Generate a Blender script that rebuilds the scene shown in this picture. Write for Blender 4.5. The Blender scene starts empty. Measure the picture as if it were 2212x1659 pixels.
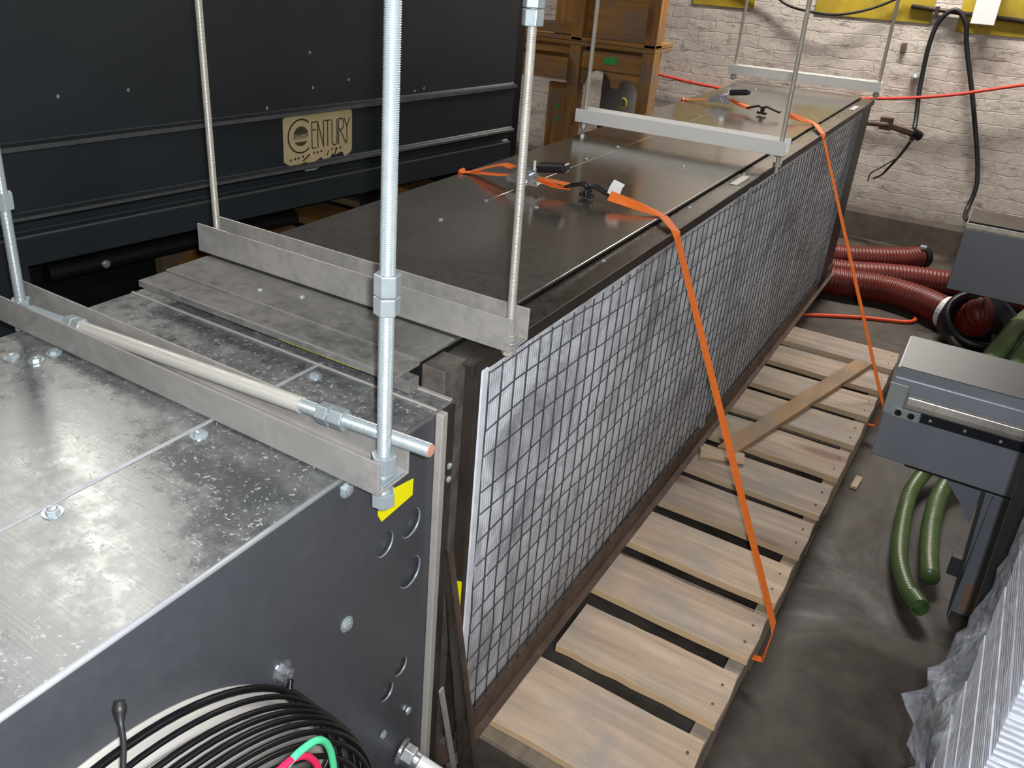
import bpy, bmesh, math, random
from mathutils import Vector, Matrix
random.seed(7)
SC = bpy.context.scene
COL = SC.collection

# ------------------------------------------------------------------ camera
cam_d = bpy.data.cameras.new('camera'); cam = bpy.data.objects.new('camera', cam_d); COL.objects.link(cam)
F = 1824.43
right = Vector((0.83291454, 0.5508081, 0.05351463)); down = Vector((0.27115917, -0.32190656, -0.90711018)); fwd = Vector((-0.48241692, 0.77005624, -0.41747732))
cam.matrix_world = Matrix((( right.x, -down.x, -fwd.x, 0.6), (right.y, -down.y, -fwd.y, 0.0), (right.z, -down.z, -fwd.z, 1.64), (0, 0, 0, 1)))
cam_d.sensor_width = 36; cam_d.lens = F / 2212 * 36
cam_d.shift_x = (1106 - 993.073) / 2212; cam_d.shift_y = (708.789 - 829.5) / 2212
cam_d.clip_start = 0.02
SC.camera = cam

# ------------------------------------------------------------------ world, lights, exposure
w = bpy.data.worlds.new('world'); SC.world = w; w.use_nodes = True
w.node_tree.nodes['Background'].inputs[0].default_value = (0.55, 0.6, 0.7, 1); w.node_tree.nodes['Background'].inputs[1].default_value = 0.02
vs = SC.view_settings; vs.view_transform = 'Standard'; vs.look = 'None'; vs.gamma = 1; vs.use_curve_mapping = False; vs.exposure = 0.14

def lamp(name, kind, loc, energy, col, size=0.1, sy=None, rot=(0, 0, 0)):
    d = bpy.data.lights.new(name, kind); d.energy = energy; d.color = col
    if kind == 'AREA':
        d.shape = 'RECTANGLE'; d.size = size; d.size_y = sy or size
    else: d.shadow_soft_size = size
    o = bpy.data.objects.new(name, d); COL.objects.link(o); o.location = loc; o.rotation_euler = rot
    return o
lamp('phone_flash', 'POINT', (0.635, -0.01, 1.675), 98.0, (0.90, 0.95, 1.0), 0.012)
TUBES = [((3.2, 3.0, 3.05), 10, 26), ((-2.35, 1.64, 3.05), 64, 17), ((-3.75, 2.34, 3.05), 64, 17), ((0.0, 5.30, 3.05), 87, 92), ((2.0, -1.3, 3.05), 75, 26), ((-2.6, -1.5, 3.05), 90, 12)]  # two left tubes match reflections; pallet-side, wall and rear tubes are added to brighten
for i, (p, r, e) in enumerate(TUBES):
    lamp('tube_light', 'AREA', (p[0], p[1], p[2] - 0.075), e, (1.0, 0.95, 0.88), 0.22, 1.3, (0, 0, math.radians(r)))

# ------------------------------------------------------------------ helpers
def tag(o, label=None, cat=None, group=None, kind=None):
    if label: o['label'] = label
    if cat: o['category'] = cat
    if group: o['group'] = group
    if kind: o['kind'] = kind
    return o
def thing(name, label, cat, loc=(0, 0, 0), group=None):
    o = bpy.data.objects.new(name, None); COL.objects.link(o); o.location = loc; o.empty_display_size = .05
    return tag(o, label, cat, group)
def obj(name, bm, m, parent=None, bevel=0, smooth=False, seg=2):
    if smooth:
        for f in bm.faces: f.smooth = True
    bmesh.ops.recalc_face_normals(bm, faces=bm.faces)
    me = bpy.data.meshes.new(name); bm.to_mesh(me); bm.free()
    o = bpy.data.objects.new(name, me); COL.objects.link(o)
    me.materials.append(m)
    if parent is not None:
        o.parent = parent
        # world-space geometry under a parent that sits at its own base
        if parent.type == 'EMPTY': o.location = -Vector(parent.location)
    if bevel:
        b = o.modifiers.new('bevel', 'BEVEL'); b.width = bevel; b.segments = seg; b.limit_method = 'ANGLE'; b.angle_limit = math.radians(40)
    return o
def B(): return bmesh.new()
def box(bm, x0, x1, y0, y1, z0, z1, mat=None):
    r = bmesh.ops.create_cube(bm, size=1)
    M = Matrix.Translation(((x0 + x1) / 2, (y0 + y1) / 2, (z0 + z1) / 2)) @ Matrix.Diagonal((abs(x1 - x0), abs(y1 - y0), abs(z1 - z0), 1))
    if mat is not None: M = mat @ M
    bmesh.ops.transform(bm, matrix=M, verts=r['verts']); return bm
def frame(p0, p1):
    a = Vector(p0); b = Vector(p1); z = (b - a); L = z.length; z.normalize()
    return Matrix.Translation(a) @ z.to_track_quat('Z', 'Y').to_matrix().to_4x4(), L
def beam(bm, p0, p1, wx, wy, up=(0, 0, 1)):
    a = Vector(p0); b = Vector(p1); z = (b - a); L = z.length; z.normalize()
    x = z.cross(Vector(up))
    if x.length < 1e-4: x = Vector((1, 0, 0))
    x.normalize(); y = z.cross(x)
    M = Matrix(((x.x, y.x, z.x, a.x), (x.y, y.y, z.y, a.y), (x.z, y.z, z.z, a.z), (0, 0, 0, 1)))
    return box(bm, -wx / 2, wx / 2, -wy / 2, wy / 2, 0, L, M)
def cyl(bm, p0, p1, r, seg=24, r2=None):
    M, L = frame(p0, p1)
    bmesh.ops.create_cone(bm, cap_ends=True, segments=seg, radius1=r, radius2=r if r2 is None else r2, depth=L, matrix=M @ Matrix.Translation((0, 0, L / 2)))
    return bm
def hexnut(bm, p0, p1, r, turn=0.3):
    M, L = frame(p0, p1); M = M @ Matrix.Rotation(turn, 4, 'Z')
    bmesh.ops.create_cone(bm, cap_ends=True, segments=6, radius1=r, radius2=r, depth=L, matrix=M @ Matrix.Translation((0, 0, L / 2)))
    return bm
def lathe(bm, prof, seg, M=Matrix()):
    """prof: list of (r, z)"""
    rings = []
    for r, z in prof:
        rings.append([bm.verts.new(M @ Vector((r * math.cos(2 * math.pi * k / seg), r * math.sin(2 * math.pi * k / seg), z))) for k in range(seg)])
    for a, b in zip(rings, rings[1:]):
        for k in range(seg): bm.faces.new((a[k], a[(k + 1) % seg], b[(k + 1) % seg], b[k]))
    if prof[0][0] > 1e-5: bm.faces.new(rings[0][::-1])
    if prof[-1][0] > 1e-5: bm.faces.new(rings[-1])
    return bm
def threaded(bm, p0, p1, r, pitch=0.0024, seg=14, depth=0.0011):
    M, L = frame(p0, p1); n = max(2, int(L / pitch)); prof = []
    for i in range(n):
        prof += [(r, L * (i + .12) / n), (r, L * (i + .38) / n), (r - depth, L * (i + .62) / n), (r - depth, L * (i + .88) / n)]
    return lathe(bm, prof, seg, M)
def smooth_path(pts, n=8):
    P = [Vector(p) for p in pts]; P = [P[0] * 2 - P[1]] + P + [P[-1] * 2 - P[-2]]; out = []
    for i in range(1, len(P) - 2):
        for k in range(n):
            t = k / n; a, b, c, d = P[i - 1:i + 3]
            out.append(.5 * ((2 * b) + (c - a) * t + (2 * a - 5 * b + 4 * c - d) * t * t + (3 * b - a - 3 * c + d) * t ** 3))
    out.append(P[-2]); return out
def tube(bm, pts, r, seg=10, n=8, sm=True, rf=None, cap=True):
    P = smooth_path(pts, n) if sm else [Vector(p) for p in pts]
    t = (P[1] - P[0]).normalized(); u = t.orthogonal().normalized(); rings = []
    L = 0
    for i, p in enumerate(P):
        if i: L += (P[i] - P[i - 1]).length
        t2 = (P[min(i + 1, len(P) - 1)] - P[max(i - 1, 0)]).normalized()
        u = (u - t2 * u.dot(t2)).normalized(); v = t2.cross(u)
        rr = rf(i, L) if rf else r
        rings.append([bm.verts.new(p + (u * math.cos(2 * math.pi * k / seg) + v * math.sin(2 * math.pi * k / seg)) * rr) for k in range(seg)])
    for a, b in zip(rings, rings[1:]):
        for k in range(seg): bm.faces.new((a[k], a[(k + 1) % seg], b[(k + 1) % seg], b[k]))
    if cap: bm.faces.new(rings[0][::-1]); bm.faces.new(rings[-1])
    return bm
def resample(pts, step, n=10):
    P = smooth_path(pts, n); out = [P[0]]; acc = 0
    for a, b in zip(P, P[1:]):
        L = (b - a).length; s = step - acc
        while s <= L: out.append(a.lerp(b, s / L)); s += step
        acc = (L - (s - step))
    return out
def corrugated(bm, pts, r, pitch=0.016, amp=0.06, seg=20, cap=True):
    P = resample(pts, pitch / 4)
    return tube(bm, P, r, seg, sm=False, rf=lambda i, L: r * (1 + amp * (0.5 + 0.5 * math.cos(i * math.pi / 2))), cap=cap)
def ribbon(bm, pts, wdirs, w, th=0.0018, sm=True, n=6):
    """flat band through pts; wdirs a vector or list of width directions"""
    if not isinstance(wdirs, list): wdirs = [wdirs] * len(pts)
    P = smooth_path(pts, n) if sm else [Vector(p) for p in pts]
    W = smooth_path(wdirs, n) if sm else [Vector(p) for p in wdirs]
    rings = []
    for i, p in enumerate(P):
        t = (P[min(i + 1, len(P) - 1)] - P[max(i - 1, 0)]).normalized(); d = W[i]; d = (d - t * d.dot(t)).normalized(); nn = t.cross(d)
        rings.append([bm.verts.new(p + d * sx * w / 2 + nn * sy * th / 2) for sx, sy in ((-1, -1), (1, -1), (1, 1), (-1, 1))])
    for a, b in zip(rings, rings[1:]):
        for k in range(4): bm.faces.new((a[k], a[(k + 1) % 4], b[(k + 1) % 4], b[k]))
    bm.faces.new(rings[0][::-1]); bm.faces.new(rings[-1]); return bm
def prism(bm, poly, axis_from, axis_to, place):
    """poly: 2-D points, place(u, v, s) -> 3-D point; extruded from s=axis_from to s=axis_to"""
    a = [bm.verts.new(place(u, v, axis_from)) for u, v in poly]; b = [bm.verts.new(place(u, v, axis_to)) for u, v in poly]
    n = len(poly)
    for k in range(n): bm.faces.new((a[k], a[(k + 1) % n], b[(k + 1) % n], b[k]))
    bm.faces.new(a[::-1]); bm.faces.new(b); return bm
def copy_tree(o, parent=None):
    c = o.copy(); COL.objects.link(c); c.parent = parent
    for ch in [x for x in bpy.data.objects if x.parent == o]: copy_tree(ch, c)
    return c

# ------------------------------------------------------------------ materials
def mat(name):
    m = bpy.data.materials.new(name); m.use_nodes = True; nt = m.node_tree
    return m, nt, nt.nodes['Principled BSDF']
def nd(nt, typ, **kw):
    n = nt.nodes.new(typ)
    for k, v in kw.items():
        if k in n.inputs: n.inputs[k].default_value = v
        else: setattr(n, k, v)
    return n
def ramp(nt, src, stops):
    r = nt.nodes.new('ShaderNodeValToRGB'); e = r.color_ramp.elements
    while len(e) > 1: e.remove(e[-1])
    e[0].position = stops[0][0]; e[0].color = stops[0][1] if len(stops[0][1]) == 4 else (*stops[0][1], 1)
    for p, c in stops[1:]:
        x = e.new(p); x.color = c if len(c) == 4 else (*c, 1)
    nt.links.new(src, r.inputs[0]); return r
def coords(nt, scale=(1, 1, 1), kind='Object'):
    tc = nt.nodes.new('ShaderNodeTexCoord'); mp = nt.nodes.new('ShaderNodeMapping'); mp.inputs['Scale'].default_value = scale
    nt.links.new(tc.outputs[kind], mp.inputs[0]); return mp.outputs[0]
def noise(nt, vec, scale, detail=6, rough=.6, dist=0):
    n = nd(nt, 'ShaderNodeTexNoise', Scale=scale, Detail=detail, Roughness=rough, Distortion=dist); nt.links.new(vec, n.inputs['Vector']); return n.outputs['Fac']
def mixc(nt, fac, a, b):
    m = nt.nodes.new('ShaderNodeMix'); m.data_type = 'RGBA'
    for s, v in ((0, fac), (6, a), (7, b)):
        if hasattr(v, 'links') or hasattr(v, 'is_linked'): nt.links.new(v, m.inputs[s])
        else: m.inputs[s].default_value = v if s == 0 else (*v, 1)
    return m.outputs[2]
def bump(nt, p, h, strength=.2, dist=.01):
    b = nd(nt, 'ShaderNodeBump', Strength=strength, Distance=dist); nt.links.new(h, b.inputs['Height']); nt.links.new(b.outputs[0], p.inputs['Normal'])
def simple(name, col, rough=.5, metal=0, var=.15, scale=12, bmp=0):
    m, nt, p = mat(name); v = coords(nt); f = noise(nt, v, scale)
    r = ramp(nt, f, [(.3, tuple(c * (1 - var) for c in col)), (.7, tuple(min(1, c * (1 + var)) for c in col))])
    nt.links.new(r.outputs[0], p.inputs['Base Color']); p.inputs['Roughness'].default_value = rough; p.inputs['Metallic'].default_value = metal
    if bmp: bump(nt, p, f, bmp)
    return m
def sheet_metal(name, col, rough, dust, dustcol, speck=0.0, speckscale=260, metal=.95, rvar=.1, brush=None):
    """bare sheet metal with patchy settled dust and fine pale specks"""
    m, nt, p = mat(name); v = coords(nt)
    big = noise(nt, v, 4.5, 7, .62, .3); fine = noise(nt, v, 38, 6, .7)
    d = nd(nt, 'ShaderNodeMath', operation='MULTIPLY'); nt.links.new(big, d.inputs[0]); nt.links.new(fine, d.inputs[1])
    dr = ramp(nt, d.outputs[0], [(.16, (0, 0, 0)), (.36, (dust, dust, dust))])
    sp = noise(nt, v, speckscale, 3, .55); sr = ramp(nt, sp, [(.60, (0, 0, 0)), (.70, (speck, speck, speck))])
    fac = nd(nt, 'ShaderNodeMath', operation='ADD', use_clamp=True); nt.links.new(dr.outputs[0], fac.inputs[0]); nt.links.new(sr.outputs[0], fac.inputs[1])
    c = mixc(nt, fac.outputs[0], col, dustcol); nt.links.new(c, p.inputs['Base Color'])
    mm = nd(nt, 'ShaderNodeMath', operation='MULTIPLY_ADD'); nt.links.new(fac.outputs[0], mm.inputs[0]); mm.inputs[1].default_value = -metal; mm.inputs[2].default_value = metal
    nt.links.new(mm.outputs[0], p.inputs['Metallic'])
    rr = nd(nt, 'ShaderNodeMath', operation='MULTIPLY_ADD'); nt.links.new(fac.outputs[0], rr.inputs[0]); rr.inputs[1].default_value = .45; rr.inputs[2].default_value = rough
    nt.links.new(rr.outputs[0], p.inputs['Roughness'])
    vb = coords(nt, brush or (3, 120, 120)); nb = noise(nt, vb, 2.5, 4, .6); bump(nt, p, nb, .05, .002)
    return m
def wood(name, light, dark, axis='x', scale=1.0, knots=True, rough=.75, edge=None):
    m, nt, p = mat(name)
    s = {'x': (1.1, 14, 14), 'y': (14, 1.1, 14), 'z': (14, 14, 1.1)}[axis]; s = tuple(a * scale for a in s)
    oi = nt.nodes.new('ShaderNodeObjectInfo'); tc = nt.nodes.new('ShaderNodeTexCoord')
    off = nd(nt, 'ShaderNodeVectorMath', operation='SCALE'); cmb = nt.nodes.new('ShaderNodeCombineXYZ')
    for k in range(3): nt.links.new(oi.outputs['Random'], cmb.inputs[k])
    nt.links.new(cmb.outputs[0], off.inputs[0]); off.inputs['Scale'].default_value = 13
    ad = nd(nt, 'ShaderNodeVectorMath', operation='ADD'); nt.links.new(tc.outputs['Object'], ad.inputs[0]); nt.links.new(off.outputs[0], ad.inputs[1])
    mp = nt.nodes.new('ShaderNodeMapping'); mp.inputs['Scale'].default_value = s; nt.links.new(ad.outputs[0], mp.inputs[0])
    g = noise(nt, mp.outputs[0], 1.6, 8, .65, .6)
    mp2 = nt.nodes.new('ShaderNodeMapping'); mp2.inputs['Scale'].default_value = (3, 3, 3); nt.links.new(ad.outputs[0], mp2.inputs[0])
    b = noise(nt, mp2.outputs[0], 1.8, 4, .6)
    gr = ramp(nt, g, [(.28, dark), (.5, tuple((a + c) / 2 for a, c in zip(light, dark))), (.68, light)])
    grey = tuple(sum(light) / 3 * .62 * k for k in (1, .97, .92))
    br = ramp(nt, b, [(.46, (0, 0, 0)), (.70, (.75, .75, .75))])
    c = mixc(nt, br.outputs[0], gr.outputs[0], grey)
    if knots:
        vo = nd(nt, 'ShaderNodeTexVoronoi', Scale=1.0); mp3 = nt.nodes.new('ShaderNodeMapping'); mp3.inputs['Scale'].default_value = {'x': (1.7, 6, 6), 'y': (6, 1.7, 6), 'z': (6, 6, 1.7)}[axis]
        nt.links.new(ad.outputs[0], mp3.inputs[0]); nt.links.new(mp3.outputs[0], vo.inputs['Vector'])
        kr = ramp(nt, vo.outputs['Distance'], [(.10, (.8, .8, .8)), (.16, (.35, .35, .35)), (.24, (0, 0, 0))])
        c = mixc(nt, kr.outputs[0], c, tuple(x * k for x, k in zip(dark, (.62, .36, .34))))
    if edge:   # the sawn narrow faces of the boards are fresher and yellower
        sn = nt.nodes.new('ShaderNodeSeparateXYZ'); nt.links.new(tc.outputs['Normal'], sn.inputs[0]); ab = nd(nt, 'ShaderNodeMath', operation='ABSOLUTE'); nt.links.new(sn.outputs[1], ab.inputs[0])
        er = ramp(nt, ab.outputs[0], [(.6, (0, 0, 0)), (.8, (.75, .75, .75))]); c = mixc(nt, er.outputs[0], c, edge)
    nt.links.new(c, p.inputs['Base Color']); p.inputs['Roughness'].default_value = rough; bump(nt, p, g, .25, .004)
    return m

M_box_top = sheet_metal('aluminium_dusty_top', (.20, .21, .215), .24, .40, (.44, .435, .41), .85, 190, metal=.72)
M_box_side = sheet_metal('aluminium_side', (.080, .084, .094), .36, .3, (.080, .080, .084), .10, 240, metal=.35, brush=(120, 5, 120))
M_sheet = sheet_metal('main_top_sheet', (.29, .27, .245), .12, .16, (.20, .185, .165), .05, 300, metal=.85)
M_sec2 = sheet_metal('dusty_second_sheet', (.20, .20, .195), .30, .75, (.24, .22, .195), .1, 220, metal=.6)
M_channel = sheet_metal('channel_steel', (.40, .38, .36), .36, .45, (.36, .33, .30), .15, 200, metal=.55, brush=(4, 160, 160))
M_chbright = sheet_metal('bright_channel_steel', (.84, .83, .81), .38, .35, (.74, .71, .67), .15, 200, metal=.25, brush=(4, 160, 160))  # channel steel brightened to hold the light on the two farther channels
M_fold = sheet_metal('folded_aluminium_edge', (.42, .43, .45), .35, .4, (.36, .36, .36), .2, 150, metal=.3, brush=(120, 3, 120))
M_zinc = sheet_metal('zinc_plated', (.47, .53, .55), .28, .12, (.5, .52, .52), .05, 400, metal=.6)
M_galv = sheet_metal('old_galvanised_rod', (.50, .465, .41), .34, .4, (.38, .35, .29), .1, 300, metal=.6)
M_ledge = sheet_metal('greasy_ledge', (.13, .115, .10), .22, .3, (.08, .068, .055), .05, 200)
M_darksteel = simple('dark_brown_steel', (.045, .034, .028), .5, .3, .35, 9)
M_rust = simple('rusty_flat_bar', (.12, .08, .06), .65, .3, .4, 14, .2)
M_dusty = simple('dusty_brown_steel', (.10, .085, .072), .7, .1, .45, 30, .3)
M_grime = sheet_metal('oily_black_bar', (.012, .011, .010), .3, .6, (.09, .075, .06), .1, 90, metal=.2)
M_blacksteel = simple('black_steel', (.012, .012, .013), .45, .3, .3, 8)
M_trim = sheet_metal('dusty_edge_strip', (.42, .39, .36), .45, .7, (.38, .34, .30), .1, 150, metal=.3)
M_black = simple('black_plastic', (.008, .008, .009), .42, 0, .2, 20)
M_blackwire = simple('black_wire', (.006, .006, .007), .3, .2, .2, 20)
M_yellow = simple('yellow_vinyl', (.88, .78, .0), .45, 0, .02, 5)
M_orange = simple('orange_webbing', (.95, .19, .02), .7, 0, .10, 150, .15)
M_white = simple('white_plastic', (.75, .75, .76), .4, 0, .05, 10)
M_whitetag = simple('white_tag', (.85, .85, .85), .6, 0, .03, 10)
M_red = simple('red_wire', (.80, .02, .10), .4, 0, .05, 10)
M_greenw = simple('green_wire', (.08, .62, .28), .4, 0, .05, 10)
M_copper = simple('cut_rod_face', (.85, .42, .28), .5, .5, .15, 60)
M_ring = simple('inlet_ring_cream', (.46, .43, .39), .45, .2, .06, 8)
M_grey = simple('grey_machine_paint', (.20, .215, .245), .33, .15, .08, 6)
M_greytop = simple('grey_machine_dark_top', (.042, .041, .044), .42, .0, .1, 10)  # darker grey on the beam top, leg flange and tab
M_plate = simple('pale_green_grey_plate', (.33, .36, .35), .45, .3, .1, 20)
M_bright = sheet_metal('bright_rail', (.75, .70, .62), .18, .2, (.4, .37, .33), .0, 100, metal=.8, brush=(2, 90, 90))
M_framegrey = simple('grey_coil_frame', (.34, .35, .37), .5, 0, .15, 22)
M_rubber = simple('black_rubber', (.010, .010, .010), .5, 0, .25, 20)
M_redhose = simple('red_corrugated_hose', (.13, .013, .008), .42, 0, .25, 10)
M_greenhose = simple('green_flexible_hose', (.075, .125, .038), .35, 0, .2, 14)
M_cord = simple('red_cord', (.62, .05, .03), .6, 0, .15, 60)
M_ocord = simple('orange_red_cord', (.85, .09, .03), .5, 0, .15, 60)
M_silver = sheet_metal('ratchet_steel', (.62, .64, .66), .25, .2, (.4, .4, .4), .1, 300)
M_lumber = wood('pallet_board', (.66, .50, .365), (.38, .27, .19), 'x', edge=(.72, .50, .27))
M_lumber_grey = wood('greyer_pallet_board', (.50, .40, .31), (.29, .21, .155), 'x', edge=(.60, .44, .26))  # greyer, darker wood for the farther boards
M_stringer = wood('pallet_stringer', (.42, .33, .23), (.22, .16, .11), 'y')
M_plank = wood('loose_plank', (.40, .25, .13), (.26, .155, .08), 'y', knots=False)
M_crate = wood('orange_crate_wood', (.40, .19, .035), (.15, .058, .010), 'z', rough=.6)
M_crateh = wood('orange_crate_rail', (.40, .19, .035), (.15, .060, .010), 'x', rough=.6)
M_drum = simple('grey_drum', (.17, .16, .155), .6, 0, .15, 8)
M_greenpaint = simple('green_paint_mark', (.03, .30, .06), .6, 0, .2, 40)
M_cream = simple('nameplate_cream', (.50, .39, .21), .6, 0, .12, 14)
M_ink = simple('nameplate_dark_ink', (.045, .038, .018), .6, 0, .25, 60)
M_emboss = simple('worn_paint_chips', (.35, .36, .35), .6, .3, .2, 60)

def navy():
    m, nt, p = mat('navy_machine_paint'); v = coords(nt); f = noise(nt, v, 2.2, 6, .6); s = noise(nt, v, 95, 3, .5)
    r = ramp(nt, f, [(.3, (.016, .020, .024)), (.7, (.026, .032, .036))]); sp = ramp(nt, s, [(.70, (0, 0, 0)), (.78, (.5, .5, .5))])
    nt.links.new(mixc(nt, sp.outputs[0], r.outputs[0], (.10, .105, .11)), p.inputs['Base Color']); p.inputs['Roughness'].default_value = .42
    return m
M_navy = navy()
M_navyedge = simple('navy_lit_edge', (.075, .078, .078), .5, .1, .25, 30)

def brick_wall():
    m, nt, p = mat('whitewashed_brick'); tc = nt.nodes.new('ShaderNodeTexCoord')
    sx = nt.nodes.new('ShaderNodeSeparateXYZ'); nt.links.new(tc.outputs['Object'], sx.inputs[0])
    cm = nt.nodes.new('ShaderNodeCombineXYZ'); nt.links.new(sx.outputs[0], cm.inputs[0]); nt.links.new(sx.outputs[2], cm.inputs[1])
    wob = nd(nt, 'ShaderNodeTexNoise', Scale=7, Detail=3); nt.links.new(cm.outputs[0], wob.inputs['Vector'])
    sc = nd(nt, 'ShaderNodeVectorMath', operation='MULTIPLY_ADD'); nt.links.new(wob.outputs['Color'], sc.inputs[0]); sc.inputs[1].default_value = (.05, .05, 0); nt.links.new(cm.outputs[0], sc.inputs[2])
    br = nd(nt, 'ShaderNodeTexBrick'); nt.links.new(sc.outputs[0], br.inputs['Vector'])
    br.inputs['Scale'].default_value = 1; br.inputs['Brick Width'].default_value = .205; br.inputs['Row Height'].default_value = .07; br.inputs['Mortar Size'].default_value = .004; br.inputs['Mortar Smooth'].default_value = 1.0
    br.inputs['Color1'].default_value = (.66, .61, .55, 1); br.inputs['Color2'].default_value = (.60, .55, .50, 1); br.inputs['Mortar'].default_value = (.54, .49, .44, 1)
    v = cm.outputs[0]
    n1 = noise(nt, v, 2.3, 8, .68, .5); n2 = noise(nt, v, 13, 7, .72, .3)
    st = ramp(nt, n1, [(.30, (.60, .56, .54)), (.48, (.90, .87, .86)), (.66, (1.0, .99, .97))])
    mx = nt.nodes.new('ShaderNodeMix'); mx.data_type = 'RGBA'; mx.blend_type = 'MULTIPLY'; mx.inputs[0].default_value = 1
    nt.links.new(br.outputs['Color'], mx.inputs[6]); nt.links.new(st.outputs[0], mx.inputs[7])
    # chips along the joints where the whitewash has gone
    mp = nt.nodes.new('ShaderNodeMapping'); mp.inputs['Scale'].default_value = (2.6, 10, 1); nt.links.new(sc.outputs[0], mp.inputs[0])
    n3 = noise(nt, mp.outputs[0], 2.2, 9, .78, .6); ch = ramp(nt, n3, [(.54, (0, 0, 0)), (.64, (.85, .85, .85))])
    c = mixc(nt, ch.outputs[0], mx.outputs[2], (.19, .15, .13))
    s2 = ramp(nt, n2, [(.56, (0, 0, 0)), (.68, (.6, .6, .6))]); c = mixc(nt, s2.outputs[0], c, (.22, .18, .155))
    # darker band just above the floor
    zr = nd(nt, 'ShaderNodeMapRange'); nt.links.new(sx.outputs[2], zr.inputs[0]); zr.inputs[1].default_value = .05; zr.inputs[2].default_value = .34; zr.inputs[3].default_value = .85; zr.inputs[4].default_value = 0
    c = mixc(nt, zr.outputs[0], c, (.085, .066, .05))
    nt.links.new(c, p.inputs['Base Color']); p.inputs['Roughness'].default_value = .85
    h = nd(nt, 'ShaderNodeMath', operation='MULTIPLY_ADD'); nt.links.new(br.outputs['Fac'], h.inputs[0]); h.inputs[1].default_value = -.25; nt.links.new(n2, h.inputs[2]); bump(nt, p, h.outputs[0], .4, .02)
    return m
M_brick = brick_wall()
def floor_mat():
    m, nt, p = mat('oily_concrete'); v = coords(nt); a = noise(nt, v, 1.7, 8, .65, 1.2); b = noise(nt, v, 9, 7, .7); s = noise(nt, v, 160, 2, .5)
    r = ramp(nt, a, [(.36, (.018, .014, .011)), (.47, (.060, .050, .042)), (.66, (.105, .090, .078))])
    r2 = ramp(nt, b, [(.35, (.6, .58, .56)), (.65, (1.15, 1.1, 1.05))])
    mx = nt.nodes.new('ShaderNodeMix'); mx.data_type = 'RGBA'; mx.blend_type = 'MULTIPLY'; mx.inputs[0].default_value = 1
    nt.links.new(r.outputs[0], mx.inputs[6]); nt.links.new(r2.outputs[0], mx.inputs[7])
    sp = ramp(nt, s, [(.74, (0, 0, 0)), (.80, (.6, .6, .6))]); nt.links.new(mixc(nt, sp.outputs[0], mx.outputs[2], (.25, .23, .21)), p.inputs['Base Color'])
    rr = ramp(nt, a, [(.3, (.35,) * 3), (.6, (.75,) * 3)]); nt.links.new(rr.outputs[0], p.inputs['Roughness']); bump(nt, p, b, .25, .01)
    return m
M_floor = floor_mat()
def fins():
    """aluminium coil fins packed with lint: fine upright lines, paler tube rows, dark dirt patches"""
    m, nt, p = mat('coil_fins'); v = coords(nt)
    sx = nt.nodes.new('ShaderNodeSeparateXYZ'); tc = nt.nodes.new('ShaderNodeTexCoord'); nt.links.new(tc.outputs['Object'], sx.inputs[0])
    wv = nd(nt, 'ShaderNodeTexWave', Scale=42, Distortion=.6, Detail=1); wv.bands_direction = 'Y'; nt.links.new(tc.outputs['Object'], wv.inputs['Vector'])
    wz = nd(nt, 'ShaderNodeTexWave', Scale=5.6, Distortion=1.2, Detail=2); wz.bands_direction = 'Z'; nt.links.new(tc.outputs['Object'], wz.inputs['Vector'])
    vs_ = coords(nt, (4, 2.6, 2.9)); d = noise(nt, vs_, 1.3, 9, .72, .8); d2 = noise(nt, coords(nt, (30, 30, 6)), 1.6, 5, .7)
    base = ramp(nt, wv.outputs['Fac'], [(.0, (.62, .64, .69)), (.6, (.88, .90, .95))])
    c = mixc(nt, ramp(nt, wz.outputs['Fac'], [(.80, (0, 0, 0)), (.95, (.5, .5, .5))]).outputs[0], base.outputs[0], (.85, .87, .90))
    c = mixc(nt, ramp(nt, d, [(.46, (0, 0, 0)), (.64, (.85, .85, .85))]).outputs[0], c, (.20, .20, .21))
    c = mixc(nt, ramp(nt, d2, [(.48, (0, 0, 0)), (.66, (.55, .55, .55))]).outputs[0], c, (.36, .355, .36))
    # lint thickens near the bottom rail
    zr = nd(nt, 'ShaderNodeMapRange'); nt.links.new(sx.outputs[2], zr.inputs[0]); zr.inputs[1].default_value = .2; zr.inputs[2].default_value = .62; zr.inputs[3].default_value = .5; zr.inputs[4].default_value = 0
    c = mixc(nt, zr.outputs[0], c, (.26, .25, .245))
    nt.links.new(c, p.inputs['Base Color']); p.inputs['Roughness'].default_value = .6; bump(nt, p, wv.outputs['Fac'], .2, .002)
    return m
M_fins = fins()
M_meshwire = simple('grimy_mesh_wire', (.075, .08, .09), .5, .4, .3, 20)
M_frameblue = simple('pale_coil_frame', (.72, .74, .79), .5, .0, .15, 22)
def film():
    m, nt, p = mat('stretch_film'); nt.nodes.remove(p); out = nt.nodes['Material Output']
    tr = nt.nodes.new('ShaderNodeBsdfTransparent'); tr.inputs[0].default_value = (.93, .94, .96, 1)
    gl = nd(nt, 'ShaderNodeBsdfPrincipled', Roughness=.08); gl.inputs['Base Color'].default_value = (.60, .62, .68, 1); gl.inputs['Coat Weight'].default_value = 1.0; gl.inputs['Coat Roughness'].default_value = .04
    n = noise(nt, coords(nt, (1, 1, 1)), 14, 5, .6, 1.0); b = nd(nt, 'ShaderNodeBump', Strength=.7, Distance=.02); nt.links.new(n, b.inputs['Height']); nt.links.new(b.outputs[0], gl.inputs['Normal'])
    f = ramp(nt, n, [(.38, (.10,) * 3), (.55, (.22,) * 3), (.72, (.60,) * 3)]); mx = nt.nodes.new('ShaderNodeMixShader')
    nt.links.new(f.outputs[0], mx.inputs[0]); nt.links.new(tr.outputs[0], mx.inputs[1]); nt.links.new(gl.outputs[0], mx.inputs[2]); nt.links.new(mx.outputs[0], out.inputs[0])
    return m
M_film = film()
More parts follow.
